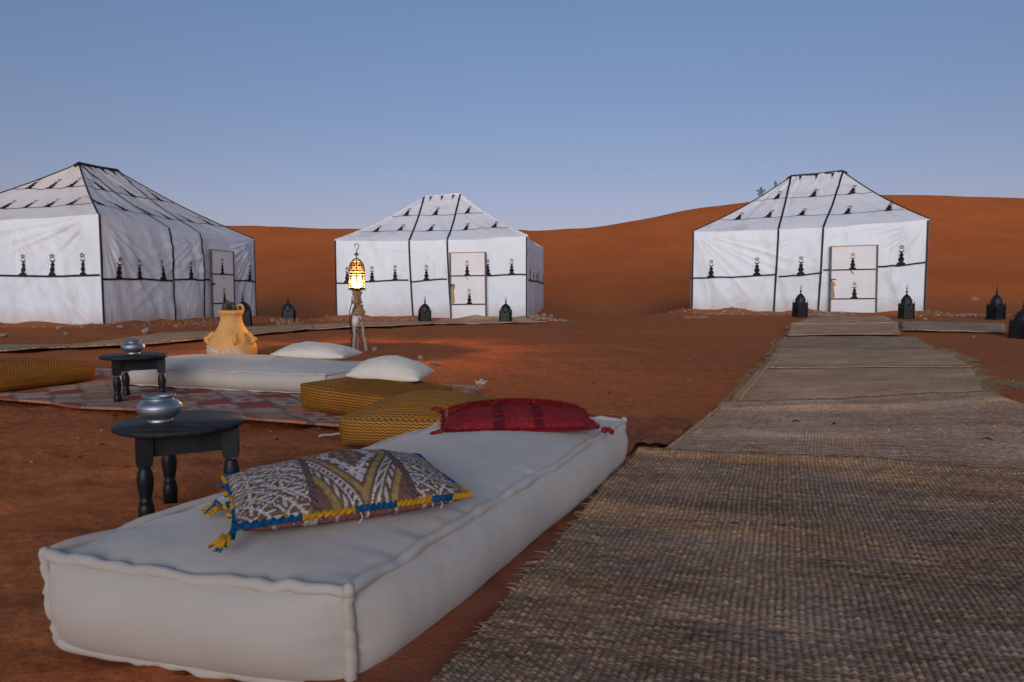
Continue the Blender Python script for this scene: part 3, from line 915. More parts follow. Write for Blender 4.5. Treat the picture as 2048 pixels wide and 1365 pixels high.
# side mat before the lanterns on the right, and mats leading past the left and middle tents
extra = [
    ([TP(1800, 664), TP(2012, 668), TP(2012, 650), TP(1800, 646)], 'matC', 'grey woven mat lying sideways between the right tent and the rightmost lanterns'),
    ([TP(60, 703), TP(330, 690), TP(500, 664), TP(330, 670)], 'matB', 'pale straw mat in front of the left tent, left of the clay jar'),
    ([TP(340, 689), TP(630, 660), TP(620, 652), TP(480, 657)], 'matB', 'pale straw mat running past the clay jar towards the grass tuft and lone lantern'),
    ([TP(600, 662), TP(870, 650), TP(860, 645), TP(620, 652)], 'matB', 'thin pale straw mat in front of the middle tent behind the lantern post'),
    ([TP(862, 650), TP(1090, 646), TP(1030, 638), TP(880, 640)], 'matB', 'straw doormat at the door of the middle tent'),
    ([TP(-160, 712), TP(80, 703), TP(150, 694), TP(-150, 694)], 'matC', 'grey woven mat at the left edge behind the ochre pouf'),
]
for k, (c, m, lab) in enumerate(extra):
    o, top = cloth('woven_mat', c, M[m], .02 if k != 4 else .012, 31 + 2.3 * k, res=.07, und=.012, edge_lift=(.02, .01, .01, .01), edge_wob=.05, thick=.02)
    tag(o, lab, 'straw mat', 'flat woven mats lying about the camp')
    edge_fringe('straw_fringe', top, 0, 160, .09, M['straw'], o, .008)

# ------------------------------------------------------------------ rugs
def diamond_rug(x, y, W, L):
    cream = np.array((.47, .32, .23)); red = np.array((.36, .070, .055)); dark = np.array((.17, .10, .09)); or_ = np.array((.50, .20, .10))
    wx = x + .02 * vn(x * 9, y * 9) + .01 * vn(x * 30, y * 30); wy = y + .02 * vn(x * 9 + 4, y * 9 + 2) + .01 * vn(x * 30 + 4, y * 30)
    a = wx / .34 + wy / .24; b = wx / .34 - wy / .24
    ia = np.floor(a).astype(int); ib = np.floor(b).astype(int)
    fa = np.abs(a - np.round(a)); fb = np.abs(b - np.round(b))
    ed = np.minimum(fa, fb)
    r = _perm[(ia * 13) & 255, (ib * 29) & 255]
    isred = (((ia + 2 * ib) % 3) == 0) & (r > .25)
    c = np.where(isred[..., None], np.where((r > .75)[..., None], or_, red), cream)
    c = np.where((ed < .055)[..., None], dark, c)
    # inner lozenge
    ca = a - ia - .5; cb = b - ib - .5
    m = np.maximum(np.abs(ca), np.abs(cb))
    c = np.where(((m < .17) & (r > .55) & ~isred)[..., None], red * .9, c)
    c = c * (1 + .18 * fbm(x * 6, y * 6, 3))[..., None]
    dust = np.clip(fbm(x * 1.3 + 7, y * 1.3, 4) * 1.3, 0, .55)[..., None]
    return c * (1 - dust) + np.array((.40, .185, .10)) * dust
rug, rtop = cloth('berber_rug', [(-4.65, 5.02), (-.83, 3.64), (-.25, 5.22), (-4.05, 6.55)], M['rug'], .012, 5.5, res=.02, und=.016, edge_lift=(.006, .01, .01, .01), edge_wob=.06, thick=.014, colf=diamond_rug)
tag(rug, 'cream rug with dusty red diamonds under the poufs and the far mattress', 'rug')
edge_fringe('rug_fringe', rtop, 1, 160, .09, M['pipe'], rug, .006, up=.05)
# knotted tassels at the far right corner of the rug
mb = MB()
cq = Vector(rtop[-1, -1])
for k in range(9):
    d = Vector((random.uniform(-.3, 1), random.uniform(-.6, .5), random.uniform(.0, .5))).normalized()
    L = random.uniform(.04, .09)
    mb.tube([cq, cq + d * L * .5 + Vector((0, 0, .01)), cq + d * L + Vector((0, 0, -.0))], [.007, .010, .003], 6)
mb.build('corner_tassel', M['pipe'], rug)
mb = MB()
pts = [T(860 - 14 * k, 870 + (k % 3) * 1.5) + Vector((0, 0, .012)) for k in range(10)]
pts = [T(722 - 12 * k, 868 + 1.1 * k + (k % 2) * 1.5) + Vector((0, 0, .012)) for k in range(8)]
mb.tube(pts, .006, 5); mb.build('loose_thread', M['pipe'], rug)

br, btop = cloth('brown_rug', [(-.42, 1.30), (-.26, .55), (.96, 3.92), (.25, 4.10)], M['brownrug'], .008, 8.8, res=.02, und=.012, edge_lift=(0, .006, .012, 0), edge_wob=.05, thick=.008)
tag(br, 'reddish brown flatweave rug showing under the near mattress', 'rug')
edge_fringe('rug_fringe', btop, 2, 240, .05, M['redyarn'], br, .005, up=.05)
edge_fringe('rug_fringe', btop, 1, 200, .025, M['brownrug'], br, .004, up=.05)
# crumpled fold of the rug by the mats
U, V = np.meshgrid(np.linspace(0, 1, 40), np.linspace(0, 1, 26), indexing='ij')
fp = [(.50, 3.02), (.80, 3.20), (1.02, 3.82), (.66, 3.75)]
pp = bilin(fp, U, V)
fz = gz(pp[..., 0], pp[..., 1]) + .04 + .038 * np.abs(vn(U * 4 + V * 3, V * 1.6 + 3)) * np.sin(np.pi * U) ** .4 + .012 * vn(U * 9, V * 9)
fz = fz - .032 * (1 - np.sin(np.pi * U) ** .35)
grid_obj('crumpled_fold', np.stack([pp[..., 0], pp[..., 1], fz], 2), M['brownrug'], br)

# ------------------------------------------------------------------ cushions
def cushion(name, q, zt, mat, label, cat, bulge=.03, side=.03, pip=.012, seed=1.0, res=.02, group=None, zb=.03, puck=.004, round_=0.0, pipmat=None, gl=.07, inset=.018):
    """box cushion on the ground. q: four corners (near-left, near-right, far-right, far-left), zt: corner heights"""
    c = [np.array(p, dtype=float) for p in q]
    cen = sum(c) / 4
    root = empty(name, (cen[0], cen[1], 0), 0, label, cat, group)
    La = (np.linalg.norm(c[1] - c[0]) + np.linalg.norm(c[2] - c[3])) / 2
    Lb = (np.linalg.norm(c[3] - c[0]) + np.linalg.norm(c[2] - c[1])) / 2
    def pos(a, b, h, fa, edge=False):
        # a,b,h in -1..1
        U = (a + 1) / 2; V = (b + 1) / 2
        if round_:
            k = 1 - round_ * (np.abs(a * b) ** 3)
            U = .5 + (U - .5) * k; V = .5 + (V - .5) * k
        p = bilin([x - cen for x in c], U, V)
        X, Y = p[..., 0].copy(), p[..., 1].copy()
        zt_ = (zt[0] * (1 - U) + zt[1] * U) * (1 - V) + (zt[3] * (1 - U) + zt[2] * U) * V
        da = (1 - np.abs(a)) * La / 2; db = (1 - np.abs(b)) * Lb / 2
        g_ = lambda d, s=gl: 1 - np.exp(-np.maximum(d, 0) / s)
        Z = zb + (zt_ - zb) * (h + 1) / 2
        ins = 1 - inset * ((1 - h) / 2) ** 1.5
        X = X * ins; Y = Y * ins
        X_, Y_ = X + cen[0], Y + cen[1]
        if fa == 'top':
            Z = Z + bulge * g_(da) * g_(db) + .35 * bulge * (1 - a ** 2) * (1 - b ** 2)
            Z = Z + (.007 * fbm(X_ * 5 + seed, Y_ * 5, 3) + .005 * vn((X_ + Y_) * 8 + seed, (X_ - Y_) * 2.2)) * g_(da) * g_(db)
            for d, al in ((da, b * Lb / 2), (db, a * La / 2)):
                Z = Z + puck * np.exp(-d / .07) * (1 - np.exp(-d / .012)) * vn(al * 26 + seed, al * 0 + d * 4)
        elif fa == 'side':
            hh = (1 - h ** 2) ** .6
            ua = (c[1] - c[0]) / La; ub = (c[3] - c[0]) / Lb
            sa = np.where(np.abs(np.abs(a) - 1) < 1e-9, np.sign(a), 0); sb = np.where(np.abs(np.abs(b) - 1) < 1e-9, np.sign(b), 0)
            onA = (np.abs(np.abs(a) - 1) < 1e-9) & ~edge_b; onB = edge_b
            al = np.where(onA, b * Lb / 2, a * La / 2)
            dend = np.where(onA, db, da)
            am = side * hh * g_(dend, .05) * (1 + .25 * vn(al * 4 + seed, al * 0 + seed * 2))
            am = am + puck * 1.2 * np.exp(-dend / .06) * vn(h * 7 + seed, al * 2) * hh + puck * .7 * np.exp(-(1 - np.abs(h)) * .5 * .2 / .03) * vn(al * 24 + seed, h * 1.5) * hh
            X = X + (np.where(onA, np.sign(a), 0) * ua[0] + np.where(onB, np.sign(b), 0) * ub[0]) * am
            Y = Y + (np.where(onA, np.sign(a), 0) * ua[1] + np.where(onB, np.sign(b), 0) * ub[1]) * am
        return np.stack([X, Y, Z], -1)
    na, nb, nh = max(12, int(La / res)), max(12, int(Lb / res)), max(8, int(.22 / res))
    V_all = []; Q_all = []; UV_all = []; base = 0
    def put(Pm, uv, flip):
        nonlocal base
        n, m = Pm.shape[:2]
        idx = base + np.arange(n * m).reshape(n, m)
        qd = [idx[:-1, :-1].ravel(), idx[1:, :-1].ravel(), idx[1:, 1:].ravel(), idx[:-1, 1:].ravel()]
        Q_all.append(np.stack(qd[::-1] if flip else qd, 1)); V_all.append(Pm.reshape(-1, 3)); UV_all.append(uv.reshape(-1, 2)); base += n * m
    # denser sampling near the edges
    def lin(n): t = np.linspace(-1, 1, n); return np.sign(t) * (1 - (1 - np.abs(t)) ** 1.25)
    Aa, Bb = np.meshgrid(lin(na), lin(nb), indexing='ij'); edge_b = np.zeros_like(Aa, dtype=bool)
    put(pos(Aa, Bb, np.ones_like(Aa), 'top'), np.stack([Aa * La / 2, Bb * Lb / 2], -1), False)
    put(pos(Aa, Bb, -np.ones_like(Aa), 'bottom'), np.stack([Aa * La / 2, Bb * Lb / 2], -1), True)
    for sgn in (-1, 1):
        Aa, Hh = np.meshgrid(lin(na), lin(nh), indexing='ij'); edge_b = np.ones_like(Aa, dtype=bool)
        put(pos(Aa, np.full_like(Aa, sgn), Hh, 'side'), np.stack([Aa * La / 2, Hh * .1], -1), sgn > 0)
        Bb, Hh = np.meshgrid(lin(nb), lin(nh), indexing='ij'); edge_b = np.zeros_like(Bb, dtype=bool)
        put(pos(np.full_like(Bb, sgn), Bb, Hh, 'side'), np.stack([Bb * Lb / 2 + 1, Hh * .1], -1), sgn < 0)
    body = raw_obj('cover', np.concatenate(V_all), np.concatenate(Q_all), mat, root, np.concatenate(UV_all))
    if pip:
        edge_b = np.zeros(1, dtype=bool)
        def path(f, n):
            out = []
            for t in np.linspace(-1, 1, n):
                a, b, h = f(t)
                p = pos(np.array([float(a)]), np.array([float(b)]), np.array([float(h)]), 'edge')[0]
                wob = .005
                p = p + np.array([wob * float(vn(t * 9 + seed, a + b)), wob * float(vn(t * 9 + seed + 4, a - b)), wob * float(vn(t * 10 + seed + 8, h)) + (.002 if h > 0 else 0)])
                o2 = np.array([p[0], p[1]]); nrm = np.linalg.norm(o2)
                p[:2] += o2 / max(nrm, 1e-6) * .004
                out.append(p)
            return out
        def ptube(nm, f, L, rad):
            n = max(10, int(L / .012)); pts = path(f, n)
            rr = [rad * (1 + .16 * float(vn(i * .35 + seed, rad * 100))) for i in range(n)]
            mb = MB(); mb.tube(pts, rr, 10); mb.build(nm, pipmat or M['pipe'], root)
        for h in (1, -1):
            for sg in (-1, 1):
                ptube('piping', lambda t, h=h, sg=sg: (t, sg, h), La, pip)
                ptube('piping', lambda t, h=h, sg=sg: (sg, t, h), Lb, pip)
        for sa in (-1, 1):
            for sb in (-1, 1):
                ptube('corner_piping', lambda t, sa=sa, sb=sb: (sa, sb, t), .2, pip)
                mb = MB(); p = path(lambda t: (sa, sb, 1), 2)[0]
                mb.lathe([(.001, -pip * 1.3), (pip * .9, -pip * .8), (pip * 1.08, 0), (pip * .85, pip * .9), (.001, pip * 1.3)], 10, c=tuple(p)); mb.build('corner_knot', pipmat or M['pipe'], root)
    return root

# near mattress
cushion('floor_mattress', [(-.985, 1.378), (-.306, 1.216), (.488, 2.905), (-.170, 3.04)], (.200, .195, .198, .20), M['mattress'],
        'large off-white floor mattress in the foreground carrying the patterned and the red cushion', 'mattress', bulge=.038, side=.055, gl=.10, round_=.02, pip=.012, seed=2.2, res=.012, puck=.007, group='white floor mattresses', zb=.006)
cushion('floor_mattress', [(-3.14, 5.30), (-1.28, 4.72), (-1.04, 5.52), (-2.88, 6.12)], (.17, .17, .17, .18), M['mattress'],
        'white floor mattress lying behind the small table with one white pillow on its right end', 'mattress', bulge=.055, side=.045, pip=.008, seed=6.2, res=.02, puck=.010, gl=.13, round_=.04, group='white floor mattresses', zb=.04)
# poufs
cushion('zigzag_pouf', [(-4.55, 5.10), (-3.72, 4.78), (-3.38, 5.58), (-4.20, 5.92)], (.17, .17, .155, .18), M['knit'],
        'ochre zigzag pouf cut off by the left edge beside the small table', 'pouf', bulge=.05, side=.035, pip=0, seed=1.2, res=.03, group='ochre poufs with black zigzag lines', zb=.035, gl=.2, round_=.06)
cushion('zigzag_pouf', [(-1.345, 4.20), (-.70, 3.78), (-.36, 4.42), (-.98, 4.86)], (.185, .165, .135, .17), M['knit'],
        'ochre zigzag pouf with a white pillow on top of it', 'pouf', bulge=.035, side=.03, pip=0, seed=3.2, res=.03, group='ochre poufs with black zigzag lines', zb=.03, gl=.2, round_=.06)
cushion('zigzag_pouf', [(-.86, 3.26), (-.24, 3.20), (.02, 3.93), (-.66, 3.98)], (.145, .14, .135, .15), M['knit_pale'],
        'ochre zigzag pouf right behind the foreground mattress, bare on top', 'pouf', bulge=.085, side=.035, pip=0, seed=5.2, res=.03, group='ochre poufs with black zigzag lines', zb=.012, gl=.2, round_=.06)

# ------------------------------------------------------------------ pillows
def pillow(name, W, D, T_, loc, rz, tilt, mat, label, cat, colf=None, seed=0, n=90, m=60, flat=.35, sag=0, corner=.05, group=None, wr=.006, matb=None):
    root = empty(name, loc, rz, label, cat, group)
    root.rotation_euler = (tilt[0], tilt[1], rz)
    t1 = np.sin(np.linspace(-1, 1, n) * math.pi / 2); t2 = np.sin(np.linspace(-1, 1, m) * math.pi / 2)
    U, V = np.meshgrid(t1, t2, indexing='ij')
    X = U * W / 2 * (1 - corner * (1 - V ** 2)); Y = V * D / 2 * (1 - corner * 1.5 * (1 - U ** 2))
    prof = (np.clip(1 - U ** 2, 0, 1) ** .55) * (np.clip(1 - V ** 2, 0, 1) ** .5)
    wrk = wr * fbm(X * 9 + seed, Y * 9, 3) * np.clip(prof * 3, 0, 1)
    ed = np.exp(-(1 - np.abs(U)) * W / 2 / .05) * vn(Y * 45 + seed, U * 2) + np.exp(-(1 - np.abs(V)) * D / 2 / .05) * vn(X * 40 + seed, V * 2)
    wrk = wrk + .004 * ed * np.clip(prof * 4, 0, 1)
    zm = T_ * flat
    top = zm + (T_ - zm) * prof + wrk + sag * (U ** 2)
    bot = zm - zm * prof ** .6 * .97 + sag * (U ** 2) * .9
    cr = colf(U * W / 2 + W / 2, V * D / 2 + D / 2, W, D) if colf else None
    grid_obj('pillow_top', np.stack([X, Y, top], 2), mat, root, colr=cr)
    cb = None
    if colf: cb = cr * 0 + np.array((.22, .085, .07))
    if colf is kilim: cb[(np.sin(X * 95) > .93) | (np.abs(X + .1) < .008)] = (.45, .36, .30)
    grid_obj('pillow_underside', np.stack([X, Y, bot], 2), matb or mat, root, flip=True, colr=cb)
    def rim(t):
        """closed outline, t 0..1 starting at front-left going right"""
        t = (t % 1) * 4; k = int(t); f = t - k
        s = math.sin((f * 2 - 1) * math.pi / 2) if False else f * 2 - 1
        u, v = [(s, -1), (1, s), (-s, 1), (-1, -s)][k]
        x = u * W / 2 * (1 - corner * (1 - v * v)); y = v * D / 2 * (1 - corner * 1.5 * (1 - u * u))
        return Vector((x, y, zm + sag * u * u))
    return root, rim

def kilim(x, y, W, D):
    brown = np.array((.165, .085, .055)); white = np.array((.50, .44, .40)); yel = np.array((.34, .205, .075)); mau = np.array((.15, .085, .085)); blk = np.array((.05, .03, .03))
    px = x / W; py = y / D
    out = np.empty(x.shape + (3,)); out[:] = brown
    # stitches
    sx = .0038; sy = .0044
    i = np.floor(x / sx).astype(int); j = np.floor(y / sy).astype(int)
    def put(mask, c): out[mask] = c
    # end panels: dense fretted diagonals
    endp = (px < .30) | (px > .76)
    k1 = (i + j) % 14; k2 = (i - j) % 14
    ii = i % 18; jj = j % 16
    d1 = np.abs(ii - 9) + np.abs(jj - 8)
    fret = ((d1 > 6) & (d1 < 9)) | ((ii % 4 < 2) & (d1 < 5)) | ((jj % 3 == 0) & (d1 > 10)) | ((i + j) % 9 < 2)
    put(endp & fret, white)
    put(endp & (k1 > 9) & (k2 > 10), yel * .9)
    put(endp & ((i + 2 * j) % 17 == 0), mau)
    # middle: a big lozenge with hooks
    mid = (px > .33) & (px < .73)
    cx = (px - .53) / .20; cy = (py - .56) / .56
    m = np.abs(cx) + np.abs(cy) * .95
    put(mid, brown)
    ring = mid & (m > .46) & (m < .74)
    hook = (((i // 5) + (j // 6)) % 2 == 0) | ((m > .54) & (m < .64))
    put(ring & hook, white)
    put(mid & (m < .42), mau)
    dots = (np.hypot((i % 9) - 4, ((j % 8) - 4) * 1.1) < 2.9)
    put(mid & (m < .40) & dots, yel)
    put(mid & (m > .82) & (m < .96), yel)
    lad = mid & (m > 1.04) & (m < 1.24)
    put(lad, white); put(lad & (m > 1.08) & (m < 1.20) & (((i - j) % 5) < 3), brown)
    put(mid & (m > 1.30) & (m < 1.42) & ((i % 4) < 2), white)
    put(mid & (m > 1.48) & (m < 1.62), yel)
    # braided separators
    for c in (.315, .745):
        s = np.abs(px - c) < .018
        put(s, mau); put(s & (((i + j) % 4) < 1), blk)
    nz = 1 + .25 * (_perm[i & 255, j & 255] - .5)
    return out * nz[..., None]
KZ = .226
kp, krim = pillow('kilim_cushion', .52, .385, .120, (-.418, 1.650, KZ), math.radians(26), (math.radians(1.5), 0), M['kilim'],
                  'brown and white kilim cushion with blue and yellow edging on the foreground mattress', 'cushion', colf=kilim, seed=3, n=320, m=240, flat=.40, corner=.03, wr=.007)
# wrapped yarn edging, alternating blue and yellow
segs = [(0.0, .065, 'b'), (.065, .12, 'y'), (.12, .165, 'b'), (.165, .205, 'y'), (.205, .229, 'b'), (.229, .252, 'y'), (.252, .30, 'y'), (.30, .36, 'b'), (.36, .45, 'y'), (.45, .55, 'b'), (.55, .64, 'y'), (.64, .75, 'b'), (.75, .80, 'y'), (.80, .87, 'b'), (.87, .93, 'y'), (.93, 1.0, 'b')]
for a, b, c in segs:
    mb = MB(); n = 26
    pts = [krim(a + (b - a) * k / (n - 1)) + Vector((0, 0, .002)) for k in range(n)]
    mb.tube(pts, [.0050 + .0012 * math.sin(k * 1.9) + random.uniform(-.0008, .0008) for k in range(n)], 8)
    for off in (-.006, .006):
        mb.tube([p + Vector((0, off * math.sin(k * .9), off * math.cos(k * .9))) for k, p in enumerate(pts)], .0034, 5)
    mb.build('yarn_edging', M['blueyarn'] if c == 'b' else M['yelyarn'], kp)
def tassel(c, d, L, mats, parent, n=16, name='tassel', r=.0035, spread=.5):
    for mi, mt in enumerate(mats):
        mb = MB()
        for k in range(n):
            q = (Vector(d).normalized() + Vector((random.uniform(-spread, spread), random.uniform(-spread, spread), random.uniform(-.25, .35)))).normalized()
            l = L * random.uniform(.7, 1.1)
            e = Vector(c) + q * l; e.z = max(min(e.z, Vector(c).z), .006)
            mb.tube([Vector(c), Vector(c) + q * l * .5 + Vector((0, 0, .006)), e], [r, r * 1.2, r * .6], 5)
        mb.build(name, mt, parent)
for t, d in ((0.0, (-.5, -.7, -.95)), (.88, (-1, .05, -.95))):
    c = krim(t)
    mb = MB(); mb.tube([c, c + Vector(d) * .016], [.006, .009], 8); mb.build('tassel_neck', M['yelyarn'] if t else M['blueyarn'], kp)
    tassel(c + Vector(d) * .016, (d[0], d[1], 0), .045, [M['yelyarn'], M['yelyarn'], M['blueyarn']], kp, 12)
for k in range(4):
    c = krim(.75 + .05 * (k + 1)); mb = MB(); mb.tube([c, c + Vector((-.012, .005, .004)), c + Vector((-.008, .012, -.004))], .005, 6); mb.build('yarn_knot', M['yelyarn'] if k % 2 else M['blueyarn'], kp)
mb = MB()
for k in range(9):
    c = krim(.03 + .009 * k + random.uniform(-.002, .002)) + Vector((0, .002, -.006 - random.uniform(0, .010)))
    mb.lathe([(.0005, -.0012), (.0048, -.0008), (.0048, .0008), (.0005, .0012)], 8, c=tuple(c))
mb.build('sequin', M['alu'], kp)
for k in range(6):
    c = krim([.085, .125, .133, .16, .205, .215][k]); l_ = [.3, .9, .5, .8, .4, .6][k]; mb = MB(); mb.tube([c + Vector((0, -.004, -.004)), c + Vector((.004 * l_, -.008, -.018 * l_)), c + Vector((-.006 * l_, -.010, -.030 * l_))], .0016, 5); mb.build('loose_thread', M['pipe'] if k % 3 else M['blueyarn'], kp)

def redp(x, y, W, D):
    red = np.array((.26, .020, .024)); dk = np.array((.11, .012, .018)); lt = np.array((.50, .24, .19))
    out = np.empty(x.shape + (3,)); out[:] = red
    py = y / D; px = x / W
    for c in (.36, .62):
        mk = (np.abs(px - c + .01 * vn(y * 60, x * 30)) < .035) & (py < .50) & ((np.floor(y / .012).astype(int) % 3) < 2)
        out[mk] = dk
    for c in (.56, .66, .76, .86):
        mk = (np.abs(py - c) < .022) & (vn(x * 40, y * 90) > -.5)
        out[mk] = lt
    return out * (1 + .2 * fbm(x * 30, y * 60, 2))[..., None]
rp, rrim = pillow('red_cushion', .575, .36, .085, (.018, 2.63, .234), math.radians(5), (math.radians(2), 0), M['red'],
                  'red fringed cushion with tassels on the far end of the foreground mattress', 'cushion', colf=redp, seed=8, n=160, m=110, flat=.28, corner=.02, matb=M['redyarn'])
def pile(name, pts, L, n, mat, parent, up=1.0, wd=.004):
    roots = []; dirs = []; lens = []
    for k in range(n):
        t = random.random() * (len(pts) - 1); i = int(t); f = t - i
        p = pts[i] * (1 - f) + pts[min(i + 1, len(pts) - 1)] * f
        roots.append(p + Vector((random.uniform(-.004, .004), random.uniform(-.004, .004), 0))); dirs.append((random.uniform(-.7, .7), random.uniform(-.9, .2), up)); lens.append(L * random.uniform(.6, 1.2))
    return blades(name, mat, roots, dirs, lens, wd, parent)
def rtopz(x, y, W=.55, D=.36, T_=.085, flat=.28):
    u = x / (W / 2); v = y / (D / 2)
    pr = max(0, 1 - u * u) ** .55 * max(0, 1 - v * v) ** .5
    zm = T_ * flat
    return zm + (T_ - zm) * pr + .001
for yy, a in ((.005, .98), (.065, .98), (.105, .98), (.14, .98)):
    pts = [Vector((x, yy, rtopz(x, yy))) for x in np.linspace(-.27 * a, .27 * a, 24)]
    pile('yarn_ridge', pts, .016, 900, M['redyarn'], rp)
for (t0, t1, n) in ((0, .25, 500), (.25, .5, 300), (.5, .75, 900), (.75, 1.0, 400)):
    pts = [rrim(t0 + (t1 - t0) * k / 20) for k in range(20)]
    pile('yarn_fringe', pts, .018, n, M['redyarn'], rp, up=.3)
for t, d in ((0.0, (-.6, -.5, -.2)), (.25, (.9, -.4, -.2)), (.75, (-.8, .5, 0))):
    c = rrim(t)
    mb = MB(); mb.lathe([(.001, -.013), (.010, -.009), (.014, 0), (.010, .009), (.001, .013)], 10, c=tuple(c + Vector(d) * .02)); mb.build('tassel_bead', M['redyarn'], rp)
    tassel(c + Vector(d) * .025, d, .03, [M['redyarn']], rp, 22)

pillow('white_pillow', .60, .42, .135, (-1.56, 5.46, .215), math.radians(-8), (0, math.radians(1.5)), M['pillow'], 'white pillow lying on the far mattress below the lantern post', 'pillow', seed=12, flat=.35, corner=.04, group='plain white pillows', wr=.012)
pillow('white_pillow', .49, .36, .155, (-.80, 4.48, .175), math.radians(-9), (math.radians(3), math.radians(2.5)), M['pillow'], 'white pillow lying on the ochre zigzag pouf', 'pillow', seed=22, flat=.28, corner=.03, group='plain white pillows', wr=.012)

# ------------------------------------------------------------------ tables and pots
def make_table(loc, rz, label, s=1.0):
    root = empty('round_table', loc, rz, label, 'table', 'low black three-legged tables')
    ztop = .305 * s
    mb = MB()
    prof = [(.001, -.022), (.198, -.022), (.210, -.016), (.212, -.006), (.207, 0), (.001, 0)]
    mb.lathe([(r * s, z * s) for r, z in prof], 48, c=(0, 0, ztop), fn=lambda a, i: 1 + .006 * math.sin(7 * a) + .004 * math.sin(17 * a))
    mb.build('tabletop', M['ebony_top'], root)
    P3 = [(-.065, -.125), (-.11, .125), (.175, -.005)]
    for k, (x, y) in enumerate(P3):
        mb = MB()
        a = [math.radians(30), math.radians(-10), math.radians(15)][k]
        Rm = Matrix.Rotation(a, 3, 'Z')
        mb.box((x, y, ztop - .022 - .0475), (.052, .052, .095), Rm)
        mb.box((x, y, ztop - .022 - .095 - .006), (.046, .046, .012), Rm)
        pr = [(.020, .17), (.019, .163), (.0235, .155), (.0265, .13), (.025, .105), (.020, .075), (.0185, .060), (.022, .057), (.022, .053), (.019, .049), (.024, .040), (.0255, .022), (.0235, -.03)]
        mb.lathe([(r * s, z * s) for r, z in reversed(pr)], 16, c=(x, y, 0))
        leg = mb.build('leg', M['ebony'], root, sm=False)
        for p in leg.data.polygons[12:]: p.use_smooth = True
    for i in range(3):
        a = Vector(P3[i]); b = Vector(P3[(i + 1) % 3])
        c = (a + b) / 2; an = math.atan2(b.y - a.y, b.x - a.x)
        mb = MB(); mb.box((c.x, c.y, ztop - .022 - .039), ((b - a).length - .04, .018, .078), Matrix.Rotation(an, 3, 'Z'))
        mb.build('apron', M['ebony'], root, sm=False)
    return root
make_table((-1.165, 2.375, -.005), 0, 'round black low table nearest the camera with the big aluminium pot')
make_table((-2.59, 4.66, .018), math.radians(8), 'round black low table standing on the diamond rug in front of the far mattress', 1.0)
def make_pot(loc, label):
    root = empty('metal_pot', loc, .4, label, 'pot', 'round aluminium pots on the tables')
    mb = MB()
    pr = [(.001, 0), (.040, 0), (.041, .006), (.036, .010), (.052, .018), (.067, .032), (.073, .047), (.070, .060), (.060, .071), (.048, .077), (.044, .080), (.045, .085), (.052, .090), (.053, .093), (.049, .0935), (.043, .086), (.041, .079), (.058, .068), (.066, .055), (.066, .042), (.050, .022), (.001, .016)]
    mb.lathe(pr, 40, fn=lambda a, i: 1 + .006 * math.sin(3 * a + i * .4)); mb.build('pot_body', M['alu'], root)
    mb = MB(); mb.tube([(.0725 * math.cos(t), .0725 * math.sin(t), .0515) for t in np.linspace(0, 2 * math.pi, 33)[:-1]], .0016, 6, closed=True); mb.build('seam_ring', M['alu'], root)
    mb = MB(); mb.tube([(.052 * math.cos(t), .052 * math.sin(t), .092) for t in np.linspace(0, 2 * math.pi, 33)[:-1]], .0022, 6, closed=True); mb.build('rim', M['alu'], root)
    return root
make_pot((-1.228, 2.355, .300), 'dented aluminium pot on the table nearest the camera')
make_pot((-2.585, 4.64, .330), 'aluminium pot on the far small table in front of the mattress')

# ------------------------------------------------------------------ clay jar
JX, JY = -3.19, 7.75
jar = empty('clay_jar', (JX, JY, g(JX, JY) - .03), 0, 'tall terracotta jar with small side handles glowing in the lantern light behind the far mattress', 'jar')
mb = MB()
pr = [(.001, 0), (.24, .0), (.258, .03), (.265, .08), (.268, .14), (.262, .19), (.245, .235), (.218, .28), (.188, .325), (.160, .37), (.138, .41), (.122, .45), (.115, .49), (.115, .535), (.130, .542), (.133, .575), (.124, .585), (.112, .578), (.104, .545), (.104, .50), (.10, .46), (.001, .40)]
mb.lathe(pr, 48, fn=lambda a, i: 1 + .008 * math.sin(2 * a + i * .5)); mb.build('jar_body', M['clay'], jar)
for a in (-172, -62, -8, 100):
    ra = math.radians(a); ca, sa = math.cos(ra), math.sin(ra)
    mb = MB(); pts = []
    for t in np.linspace(-1, 1, 12):
        r = .210 + .055 * math.cos(t * math.pi / 2) + (.022 if t < 0 else -.018); z = .268 + .066 * t * (1 if t < 0 else .95)
        pts.append((ca * r, sa * r, z))
    mb.tube(pts, .022, 10); mb.build('handle', M['clay'], jar)
mb = MB(); mb.tube([(.07 + .036 * math.cos(t), .09, .595 + .050 * math.sin(t)) for t in np.linspace(-.4, math.pi + .4, 14)], .014, 8); mb.build('rim_handle', M['clay'], jar)
# salt bloom patches on the shoulder
V = []; Fc = []
for k in range(46):
    a0 = math.radians(-90 + random.uniform(-55, 40)); z0 = .185 + random.gauss(0, .02) + .015 * math.sin(a0 * 5); s0 = random.uniform(.006, .022)
    b0 = len(V)
    for q in range(7):
        an = q * 2 * math.pi / 7; rr = s0 * random.uniform(.5, 1.2)
        aa = a0 + rr * 1.7 * math.cos(an) / .26; zz = z0 - .05 + rr * math.sin(an) * .6
        R_ = .2705
        V.append((R_ * math.cos(aa), R_ * math.sin(aa), zz))
    Fc.append(tuple(range(b0, b0 + 7)))
M['salt'] = simple('salt_bloom', (.70, .58, .46), (.78, .66, .54), 20, .95, .1, bs=0)
mb = MB(); mb.add(V, Fc); so_ = mb.build('salt_stain', M['salt'], jar, sm=False); so_['kind'] = 'stuff'
bark = empty('dry_bark', (JX - .0, JY, g(JX, JY) + .42), 0, 'dark ragged piece of palm bark sticking out of the clay jar', 'bark')
